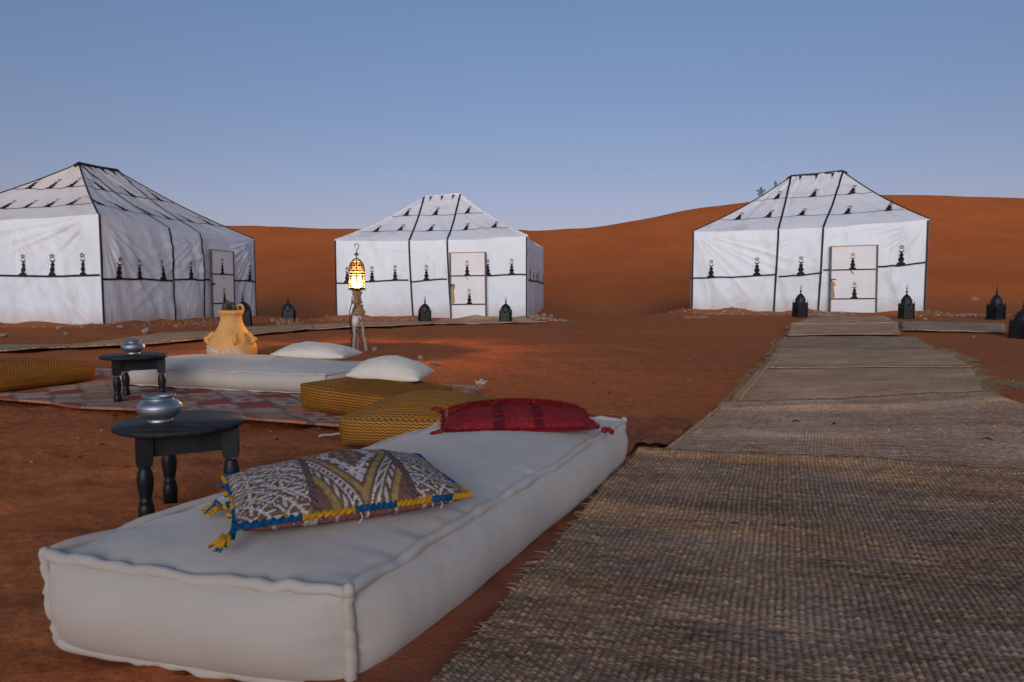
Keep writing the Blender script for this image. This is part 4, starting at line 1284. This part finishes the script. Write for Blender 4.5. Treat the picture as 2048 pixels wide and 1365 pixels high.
for k, (dx, dy, h, r) in enumerate([(-.02, 0, .25, .035), (.02, -.03, .19, .035), (.055, .02, .13, .03), (-.045, .03, .22, .022)]):
    mb = MB(); pts = []
    for t in np.linspace(0, 1, 7):
        pts.append((dx + .03 * math.sin(t * 3 + k) + (.0 - .035 * t), dy, t * h))
    mb.tube(pts, [r * (1 + .25 * math.sin(3 * i + k)) * (1 - .5 * (i / 6) ** 2) for i in range(7)], 7); mb.build('bark_piece', M['bark'], bark)
blades('bark_fibre', M['bark'], [(random.uniform(-.06, .06), random.uniform(-.04, .04), random.uniform(.1, .2)) for k in range(90)], [(random.uniform(-.6, .4), random.uniform(-.4, .4), 1) for k in range(90)], [random.uniform(.04, .08) for k in range(90)], .005, bark)

# ------------------------------------------------------------------ lantern post
PX, PY = -2.015, 8.9
pz = g(PX, PY)
post = empty('lantern_post', (PX, PY, pz), 0, 'rope-bound wooden post with plastic pipe carrying the lit lantern', 'post')
def stick(pts, r, mat, nm='stick'):
    mb = MB(); mb.tube(pts, r, 9); return mb.build(nm, mat, post)
stick([(-.055, -.02, -.1), (-.045, -.01, .25), (-.02, 0, .5), (.0, 0, .78)], [.030, .033, .034, .030], M['post'])
stick([(-.015, .03, -.1), (-.02, .03, .25), (-.01, .02, .5), (.0, .0, .72)], [.026, .028, .030, .026], M['post'])
stick([(.125, -.03, -.1), (.095, -.02, .14), (.055, 0, .36), (.02, 0, .62)], [.022, .024, .022, .02], M['post'])
stick([(.0, -.04, .26), (.045, -.03, .14), (.105, -.02, .04)], .006, M['cable'], 'brace')
mb = MB(); mb.tube([(-.032, -.005, .30), (-.022, -.005, .44)], [.048, .050], 14); mb.build('pipe_sleeve', M['plastic'], post)
mb = MB(); mb.tube([(.03, -.01, .41), (.035, -.065, .41)], .030, 14); mb.build('pipe_outlet', M['plastic'], post)
mb = MB(); mb.tube([(.034, -.066, .41), (.0345, -.069, .41)], .018, 12); mb.build('outlet_cap', M['rock'], post)
random.seed(21)
for k in range(19):
    z = .45 + .017 * k + random.uniform(-.004, .004); r = .050 + .014 * math.sin(k * .8) + (.012 if k < 8 else -.002)
    cxx = .004 + (.016 if k < 9 else -.004); tl = random.uniform(-.3, .3)
    mb = MB(); mb.tube([(cxx + r * math.cos(t), r * math.sin(t), z + tl * r * math.cos(t) * .5) for t in np.linspace(0, 2 * math.pi, 19)[:-1]], .0085, 6, closed=True)
    mb.build('rope_turn', M['rope'], post)
for pts in ([(.06, -.05, .47), (.075, -.055, .40), (.09, -.05, .30), (.10, -.04, .16)], [(.05, -.06, .74), (.06, -.055, .66), (.02, -.07, .6), (-.05, -.06, .52)]):
    mb = MB(); mb.tube(pts, .007, 6); mb.build('rope_end', M['rope'], post)
mb = MB(); mb.tube([(.02, -.03, .79), (.06, -.04, .73), (.055, -.06, .66), (-.01, -.075, .58), (-.055, -.07, .48), (-.075, -.06, .36), (-.06, -.05, .2), (-.085, -.05, .02), (-.11, -.05, -.04)], .0065, 7)
mb.build('power_cable', M['cable'], post)
mb = MB(); mb.tube([(-.0, -.05, .78), (-.05, -.06, .69), (-.06, -.06, .6), (-.085, -.06, .5), (-.088, -.06, .36), (-.075, -.06, .2)], .006, 7)
mb.build('power_cable', M['cable'], post)
mb = MB(); mb.box((0, 0, .775), (.10, .10, .02)); mb.build('top_plate', M['post'], post, sm=False)

lan = empty('lit_lantern', (PX, PY, pz + .785), math.radians(12), 'pierced metal lantern with a glowing bulb and curled hook, on top of the wooden post', 'lantern')
Rb = .098
NS = 8
# body of eight pierced panels
for k in range(NS):
    a0 = 2 * math.pi * k / NS; am = a0 + math.pi / NS
    ap = Rb * math.cos(math.pi / NS); hw = Rb * math.sin(math.pi / NS)
    Rm = Matrix.Rotation(am + math.pi / 2, 3, 'Z')
    def loc(x, z): return Rm @ Vector((x, -ap, z)) if False else Vector((math.cos(am) * ap - math.sin(am) * x, math.sin(am) * ap + math.cos(am) * x, z))
    mb = MB()
    mb.box(loc(0, .01), (2 * hw, .004, .02), Rm); mb.box(loc(0, .20), (2 * hw, .004, .016), Rm)
    if k not in (5, 6):      # the two panels turned to the camera carry only their frame and a ring, the others a rosette
        for (cz, R0_) in ((.06, .026), (.14, .030)):
            mb.tube([loc(R0_ * math.cos(t), cz + R0_ * math.sin(t)) for t in np.linspace(0, 2 * math.pi, 15)[:-1]], .0055, 5, closed=True)
            for t in np.linspace(0, math.pi, 5)[:-1]:
                mb.tube([loc(R0_ * math.cos(t), cz + R0_ * math.sin(t)), loc(-R0_ * math.cos(t), cz - R0_ * math.sin(t))], .0038, 4)
    else:
        for R0_ in (.033,):
            mb.tube([loc(R0_ * math.cos(t), .12 + R0_ * 1.6 * math.sin(t)) for t in np.linspace(0, 2 * math.pi, 19)[:-1]], .0028, 4, closed=True)
    mb.build('side_panel', M['bronze'], lan)
    mb = MB(); p0 = Vector((Rb * math.cos(a0), Rb * math.sin(a0), 0)); mb.tube([p0 + Vector((0, 0, -.02)), p0 + Vector((0, 0, .21))], .0045, 6); mb.build('corner_post', M['bronze'], lan)
mb = MB()
for z, r in ((.0, .003), (.212, .006), (.228, .004)):
    mb.tube([((Rb + .003) * math.cos(t), (Rb + .003) * math.sin(t), z) for t in np.linspace(0, 2 * math.pi, 33)[:-1]], r, 6, closed=True)
mb.build('band', M['bronze'], lan)
def domept(a, t, r0=.096, h=.165, z0=.235):
    # t 0..1 from rim to apex, slightly pointed
    r = r0 * math.cos(t * math.pi / 2) ** .75; z = z0 + h * (t ** .92) ** 1.0 * .55 + h * .45 * math.sin(t * math.pi / 2)
    return Vector((r * math.cos(a), r * math.sin(a), z))
for k in range(8):
    a = 2 * math.pi * k / 8
    mb = MB(); mb.tube([domept(a, t) for t in np.linspace(0, .97, 12)], .0075, 6); mb.build('dome_rib', M['bronze'], lan)
    am = a + math.pi / 8
    mb = MB()
    for tc, rr in ((.17, .024), (.47, .020)):
        for q in range(6):
            an = q * math.pi / 3
            c = domept(am + rr * .72 * math.cos(an) / (.094 * math.cos(tc * math.pi / 2) ** .75), tc + rr * .72 * math.sin(an) / .20)
            d1_ = rr * .40
            mb.tube([domept(am + (rr * .72 * math.cos(an) + d1_ * math.cos(s_)) / (.094 * math.cos(tc * math.pi / 2) ** .75), tc + (rr * .72 * math.sin(an) + d1_ * math.sin(s_)) / .20) for s_ in np.linspace(0, 2 * math.pi, 9)[:-1]], .0050, 5, closed=True)
    mb.build('dome_rosette', M['bronze'], lan)
mb = MB()
for t in (.0, .33, .66):
    mb.tube([domept(a, t) for a in np.linspace(0, 2 * math.pi, 33)[:-1]], .0075, 5, closed=True)
mb.build('dome_ring', M['bronze'], lan)
mb = MB(); mb.lathe([(.001, .39), (.012, .395), (.006, .405), (.005, .425), (.012, .432), (.032, .448), (.034, .452), (.012, .470), (.005, .478), (.004, .50), (.001, .502)], 16); mb.build('finial', M['iron'], lan)
mb = MB()
hk = [(0, 0, .49), (0.002, 0, .505), (.018, 0, .52), (.030, 0, .538), (.034, 0, .556), (.026, 0, .577), (.008, 0, .587), (-.012, 0, .583), (-.024, 0, .568), (-.022, 0, .552), (-.010, 0, .546), (-.002, 0, .552)]
mb.tube(hk, [.005] * 8 + [.0045, .004, .0035, .003], 7); mb.build('hook', M['iron'], lan)
mb = MB(); mb.lathe([(.001, .054), (.028, .050), (.042, .035), (.030, .018), (.001, .012)], 20); mb.build('bulb', M['bulb'], lan)
mb = MB(); mb.lathe([(.001, -.004), (.122, -.004), (.122, .003), (.018, .006), (.016, .012), (.001, .012)], 20); mb.build('lamp_holder', M['bronze'], lan)
pl = bpy.data.lights.new('bulb_light', 'POINT'); pl.energy = 270; pl.color = (1.0, .50, .14); pl.shadow_soft_size = .012
plo = bpy.data.objects.new('bulb_light', pl); col.objects.link(plo); plo.parent = lan; plo.location = (0, 0, .066)

# ------------------------------------------------------------------ unlit lanterns
def make_lantern(proto=None):
    root = empty('black_lantern', (0, 0, 0))
    W = .265; hb = .26
    for k in range(4):
        Rm = Matrix.Rotation(k * math.pi / 2, 3, 'Z')
        mb = MB()
        def bx(x, z, w, h, y=0, t=.012, r=0):
            M3 = Rm @ Matrix.Rotation(r, 3, 'Y')
            mb.box(Rm @ Vector((x, -W / 2 + .01 + y, z)), (w, t, h), M3)
        bx(0, hb / 2 + .02, W - .02, hb - .02, .006, .006)
        bx(0, .03, W, .03); bx(0, hb, W, .03); bx(-W / 2 + .012, hb / 2, .024, hb); bx(W / 2 - .012, hb / 2, .024, hb)
        for i in range(-3, 4):
            bx(i * .036, hb / 2, .007, .20, -.002, .006, math.radians(38)); bx(i * .036, hb / 2, .007, .20, -.004, .006, -math.radians(38))
        # ogee crest between the corner spikes
        for i in range(5):
            x = (i - 2) * .045; bx(x, hb + .025 + .012 * (2 - abs(i - 2)), .044, .03 + .024 * (2 - abs(i - 2)) * .5)
        mb.build('side_panel', M['iron'], root, sm=False)
    for sx in (-1, 1):
        for sy in (-1, 1):
            mb = MB(); mb.lathe([(.018, 0), (.018, hb), (.024, hb + .005), (.020, hb + .03), (.010, hb + .06), (.001, hb + .10)], 6, c=(sx * W / 2, sy * W / 2, 0)); mb.build('corner_spike', M['iron'], root)
    mb = MB()
    mb.lathe([(.132, hb - .01), (.134, hb + .03), (.132, hb + .075), (.122, hb + .12), (.100, hb + .16), (.068, hb + .19), (.034, hb + .212), (.014, hb + .235), (.008, hb + .25)], 32, fn=lambda a, i: 1 + .018 * (1 if math.cos(8 * a) > .3 else -1) * (1 if 0 < i < 7 else 0))
    mb.build('dome', M['iron'], root)
    mb = MB(); mb.tube([(.136 * math.cos(t), .136 * math.sin(t), hb + .03) for t in np.linspace(0, 2 * math.pi, 25)[:-1]], .008, 6, closed=True); mb.build('dome_band', M['iron'], root)
    for k in range(8):
        a = 2 * math.pi * (k + .5) / 8
        mb = MB(); mb.tube([((.128 + .006 * math.cos(t)) * math.cos(a) - .022 * math.cos(t) * math.sin(a), (.128 + .006 * math.cos(t)) * math.sin(a) + .022 * math.cos(t) * math.cos(a), hb + .10 + .026 * math.sin(t)) for t in np.linspace(0, 2 * math.pi, 9)[:-1]], .004, 4, closed=True); mb.build('dome_ornament', M['iron'], root)
    mb = MB(); z = hb + .23
    mb.lathe([(.006, z - .01), (.006, z + .015), (.026, z + .03), (.030, z + .042), (.024, z + .055), (.006, z + .065), (.006, z + .08), (.018, z + .09), (.020, z + .10), (.015, z + .11), (.005, z + .118), (.005, z + .13)], 14)
    mb.build('finial', M['iron'], root)
    mb = MB(); mb.tube([(.016 * math.cos(t), 0, z + .147 + .02 * math.sin(t)) for t in np.linspace(-1.2, 4.2, 14)], .0035, 5); mb.build('crescent', M['iron'], root)
    return root
def dup(root):
    r = root.copy(); col.objects.link(r)
    for ch in list(root.children):
        c = ch.copy(); col.objects.link(c); c.parent = r; c.matrix_parent_inverse = ch.matrix_parent_inverse
    return r
L0 = make_lantern()
lans = [
    (488, 649, 15.6, 1.18, 'black metal lantern beside the door of the left tent, half hidden by the clay jar'),
    (578, 645, 17.6, 1.08, 'black metal lantern standing alone between the left and middle tents behind a grass tuft'),
    (849, 648, 17.0, 1.00, 'black metal lantern left of the door of the middle tent'),
    (1011, 647, 17.2, .98, 'black metal lantern right of the door of the middle tent'),
    (1599, 643, 15.2, 1.02, 'black metal lantern left of the door of the right tent'),
    (1812, 645, 14.6, 1.00, 'black metal lantern right of the door of the right tent'),
    (1991, 640, 14.4, 1.0, 'black metal lantern on the dune foot, second from the right edge'),
    (2042, 668, 10.9, .95, 'black metal lantern cut off by the right edge of the photo'),
]
for i, (px, py, Y, s, lab) in enumerate(lans):
    o = L0 if i == 0 else dup(L0)
    p = A(px, py, Y)
    o.location = (p.x, p.y, g(p.x, p.y) - .015)
    o.rotation_euler = (math.radians(random.uniform(-2, 2)), math.radians(random.uniform(-2, 2)), math.radians([20, 12, 14, -8, 6, -4, 10, 25][i]))
    s_ = s * .98
    wd_ = [1, 1, 1, 1, .82, .82, .84, .92][i]; ht_ = [1, 1, 1.03, 1.03, 1.12, 1.12, 1.13, 1.05][i]
    o.scale = (s_ * wd_, s_ * wd_, s_ * ht_)
    tag(o, lab, 'lantern', 'unlit black metal lanterns standing around the tents')

# ------------------------------------------------------------------ wire stars behind the right tent
def wire_star(px, py, Y, R_, n, label):
    top = A(px, py, Y)
    zg = g(top.x, top.y)
    root = empty('star_pole', (top.x, top.y, zg), 0, label, 'pole', 'poles with wire stars behind the right tent')
    h = top.z - zg
    mb = MB(); mb.tube([(0, 0, -.1), (0, 0, h - R_ * .9)], .02, 8); mb.build('pole', M['post'], root)
    mb = MB(); rod = .011
    outer = [Vector((R_ * math.cos(math.pi / 2 + k * 2 * math.pi / 5), 0, h + R_ * math.sin(math.pi / 2 + k * 2 * math.pi / 5))) for k in range(5)]
    for k in range(5):
        mb.tube([outer[k], outer[(k + 2) % 5]], rod * .7, 5); mb.tube([outer[k], (outer[k] + outer[(k + 1) % 5]) / 2 + Vector((0, 0, 0)), outer[(k + 1) % 5]], rod * .5, 5)
        mb.tube([outer[k], Vector((0, .5 * R_, h))], rod * .5, 5); mb.tube([outer[k], Vector((0, -.5 * R_, h))], rod * .5, 5)
    mb.tube([(0, 0, h - R_ * 1.1), (0, 0, h + R_)], rod * .6, 5)
    mb.tube([(.05 * math.cos(t) , 0, h - R_ * 1.05 + .05 * math.sin(t)) for t in np.linspace(0, 2 * math.pi, 9)[:-1]], rod * .6, 4, closed=True)
    o = mb.build('wire_star', M['iron'], root)
    return root
wire_star(1522, 384, 24.5, .16, 5, 'left of the two thin poles behind the right tent, topped by the larger wire star')
wire_star(1551, 369, 25.5, .13, 5, 'right of the two thin poles behind the right tent, its small star edge on').rotation_euler.z = math.radians(65)

# ------------------------------------------------------------------ stones, rubble, grass
def rock_mesh(seed, flat=.6):
    r = random.Random(seed); mb = MB(); V = []; n, m = 8, 6
    for i in range(m + 1):
        for k in range(n):
            th = math.pi * i / m; ph = 2 * math.pi * k / n
            q = 1 + r.uniform(-.28, .22) if 0 < i < m else 1
            V.append((q * math.sin(th) * math.cos(ph), q * .85 * math.sin(th) * math.sin(ph), q * flat * math.cos(th)))
    Fc = [(i * n + k, i * n + (k + 1) % n, (i + 1) * n + (k + 1) % n, (i + 1) * n + k) for i in range(m) for k in range(n)]
    me = bpy.data.meshes.new('stone'); me.from_pydata(V, [], [f[::-1] for f in Fc]); me.validate(); me.materials.append(M['rock'])
    return me
RM = [rock_mesh(k, .5 + .1 * (k % 4)) for k in range(7)]
stones = [
    (240, 655, 12, 'grey stone at the foot of the left tent near its front corner'),
    (292, 664, 13, 'flat pale stone below the left tent, beside the straw mat'),
    (117, 657, 8, 'small dark stone in the sand bank in front of the left tent'),
    (132, 668, 7, 'little grey stone on the sand slope left of the small table'),
    (3, 673, 15, 'rounded stone at the left edge in front of the left tent'),
    (530, 634, 15, 'pale boulder at the right end of the left tent'),
    (545, 642, 9, 'smaller stone beside the pale boulder right of the left tent'),
    (1075, 637, 9, 'pale stone in the rubble at the right corner of the middle tent'),
    (1088, 633, 9, 'grey stone in the rubble right of the middle tent'),
    (1102, 631, 7, 'stone at the outer end of the rubble right of the middle tent'),
    (1485, 629, 6, 'small stone on the bank before the left half of the right tent'),
    (1876, 630, 14, 'square-edged stone right of the right tent'),
    (1902, 638, 9, 'small pinkish stone beside the square-edged stone right of the right tent'),
    (1850, 640, 7, 'low stone at the right corner of the right tent'),
    (1947, 615, 12, 'stone on the dune foot left of the lone black lantern'),
    (1946, 675, 8, 'flat dark stone on the sand below the grey side mat'),
    (842, 718, 14, 'dark stone behind the white pillow right of the lantern post'),
    (868, 727, 9, 'small grey stone right of the white pillow on the pouf'),
    (750, 700, 13, 'dark stone at the foot of the lantern post'),
]
for k, (px, py, w_, lab) in enumerate(stones):
    p = T(px, py); s = w_ * p.y / F / 1.0
    s *= .75
    o = bpy.data.objects.new('stone', RM[k % 7]); col.objects.link(o)
    o.location = (p.x, p.y, g(p.x, p.y) + s * .12); o.scale = (s, s * .8, s * random.uniform(.7, 1.0)); o.rotation_euler = (random.uniform(-.3, .3), random.uniform(-.3, .3), random.uniform(0, 6))
    tag(o, lab, 'stone', 'stones lying in the sand')
# rubble and pebbles
def scatter(name, n, fn, smin, smax, mat, kind='stuff', sink=.3):
    V = []; Q = []
    base = np.array([(-1, -1, -.5), (1, -1, -.4), (1, 1, -.5), (-1, 1, -.4), (-.7, -.6, .5), (.8, -.5, .45), (.6, .8, .5), (-.7, .6, .4)]) * .5
    qs = np.array([(3, 2, 1, 0), (4, 5, 6, 7), (0, 1, 5, 4), (1, 2, 6, 5), (2, 3, 7, 6), (3, 0, 4, 7)])
    cnt = 0
    for k in range(n):
        x, y = fn()
        s = smin * (smax / smin) ** (random.random() ** 2.2)
        a = random.uniform(0, 6.28); ca, sa = math.cos(a), math.sin(a)
        b = base * (1 + np.random.uniform(-.3, .3, (8, 3)))
        bx = (b[:, 0] * ca - b[:, 1] * sa) * s + x; by = (b[:, 0] * sa + b[:, 1] * ca) * s * .8 + y
        V.append(np.stack([bx, by, b[:, 2] * s * .8], 1)); Q.append(qs + 8 * cnt); cnt += 1
    V = np.concatenate(V); cx = V.reshape(-1, 8, 3)[:, :, :2].mean(1)
    zz = gz(cx[:, 0], cx[:, 1]) - .4 * sand_detail(cx[:, 0], cx[:, 1])
    V[:, 2] += np.repeat(zz, 8)
    o = raw_obj(name, V, np.concatenate(Q), mat, sm=False)
    o['kind'] = kind
    return o
np.random.seed(5)
def along(pts, spread):
    def f():
        t = random.random() * (len(pts) - 1); i = int(t); fr = t - i
        return (pts[i][0] * (1 - fr) + pts[i + 1][0] * fr + random.gauss(0, spread), pts[i][1] * (1 - fr) + pts[i + 1][1] * fr + random.gauss(0, spread * 1.3))
    return f
rb = scatter('rubble', 900, along([(4.6, 17.9), (7.6, 17.0), (7.9, 16.8)], .28), .02, .10, M['rock'])
tag(rb, 'gravelly bank along the foot of the right tent', 'rubble')
rb = scatter('rubble', 420, along([(.35, 18.2), (1.0, 18.5), (1.5, 18.9)], .22), .02, .14, M['rock']); tag(rb, 'rubble heap at the right corner of the middle tent', 'rubble')
rb = scatter('rubble', 500, along([(-8.9, 13.3), (-7.6, 15.6), (-7.0, 18.6)], .35), .015, .08, M['rock']); tag(rb, 'loose rubble along the foot of the left tent', 'rubble')
rb = scatter('rubble', 380, along([(-5.4, 18.6), (-3.5, 18.4), (-2.6, 18.2)], .16), .015, .07, M['rock']); tag(rb, 'gravel along the foot of the middle tent left of its door', 'rubble')
rb = scatter('rubble', 500, along([(9.9, 16.2), (10.6, 16.6), (11.6, 17.4), (11.2, 19)], .35), .02, .12, M['rock']); tag(rb, 'rubble and clods on the dune foot right of the right tent', 'rubble')
def open_sand():
    while True:
        y = random.uniform(3.0, 17) ; x = random.uniform(-.75, .8) * y
        if .42 * y - .9 < x < .42 * y + 2.0 and y > 1.5: 
            continue
        return x, y
pb = scatter('pebbles', 2600, open_sand, .003, .018, M['rock']); tag(pb, 'small pebbles and crumbs strewn over the open sand', 'pebbles')
M['dung'] = simple('dark_twig', (.02, .014, .012), (.05, .035, .028), 20, .9, .1, bs=0)
pb = scatter('twig_crumbs', 500, open_sand, .004, .022, M['dung']); tag(pb, 'dark crumbs of twig and dung strewn over the open sand', 'debris')

def tuft(px, py, n, R_, hgt, label, wdt=.006, lean=(0, 0), up=1.0):
    p = T(px, py)
    roots = []; dirs = []; lens = []
    for k in range(n):
        a = random.uniform(0, 6.28); r = R_ * math.sqrt(random.random())
        x, y = p.x + r * math.cos(a), p.y + r * math.sin(a) * .6
        roots.append((x, y, g(x, y) - .02)); dirs.append((math.cos(a) * .5 + lean[0], math.sin(a) * .5 + lean[1], up)); lens.append(hgt * random.uniform(.4, 1.1))
    o = blades('grass_tuft', M['straw'], roots, dirs, lens, wdt, jit=.35, droop=.8)
    del o['kind']
    tag(o, label, 'dry grass', 'tufts of dry grass')
    return o
tuft(577, 652, 160, .28, .30, 'dry grass tuft in front of the lone lantern between the left and middle tents', .012)
tuft(1395, 636, 120, .30, .12, 'low dry grass at the left corner of the right tent', .010)
tuft(1835, 690, 160, .22, .10, 'flattened grass at the right edge of the path near the grey side mat', .008, (.9, 0), .25)
tuft(1560, 694, 120, .16, .08, 'flattened straw at the left edge of the path near the raised mat', .008, (-.9, 0), .25)
tuft(1905, 745, 420, .22, .16, 'spiky dry straw spilling from the right edge of the path, the farther clump', .006, (1.2, .2), .35)
tuft(1990, 770, 900, .30, .20, 'spiky dry straw spilling from the right edge of the path, the nearer and larger clump', .005, (1.2, .1), .4)
# a twig and leaves on the mats
def twig(px, py, L, label, lift=.03, rz=.2):
    p = T(px, py)
    mb = MB(); mb.tube([(-L / 2, 0, 0), (-.1 * L, .006, .006), (.2 * L, -.003, .004), (L / 2, .004, 0)], [.002, .004, .0035, .0015], 5)
    o = mb.build('twig', M['dung']); o.location = (p.x, p.y, g(p.x, p.y) + lift); o.rotation_euler.z = rz
    tag(o, label, 'twig', 'twigs lying on the straw mats')
twig(1592, 856, .05, 'small dark twig near the middle of the second straw mat', .034)
twig(1668, 861, .03, 'tiny dark twig right of the other one on the second straw mat', .034, 1.0)
twig(1975, 893, .05, 'dark curled twig on the second mat near the right edge', .034, 2.2)
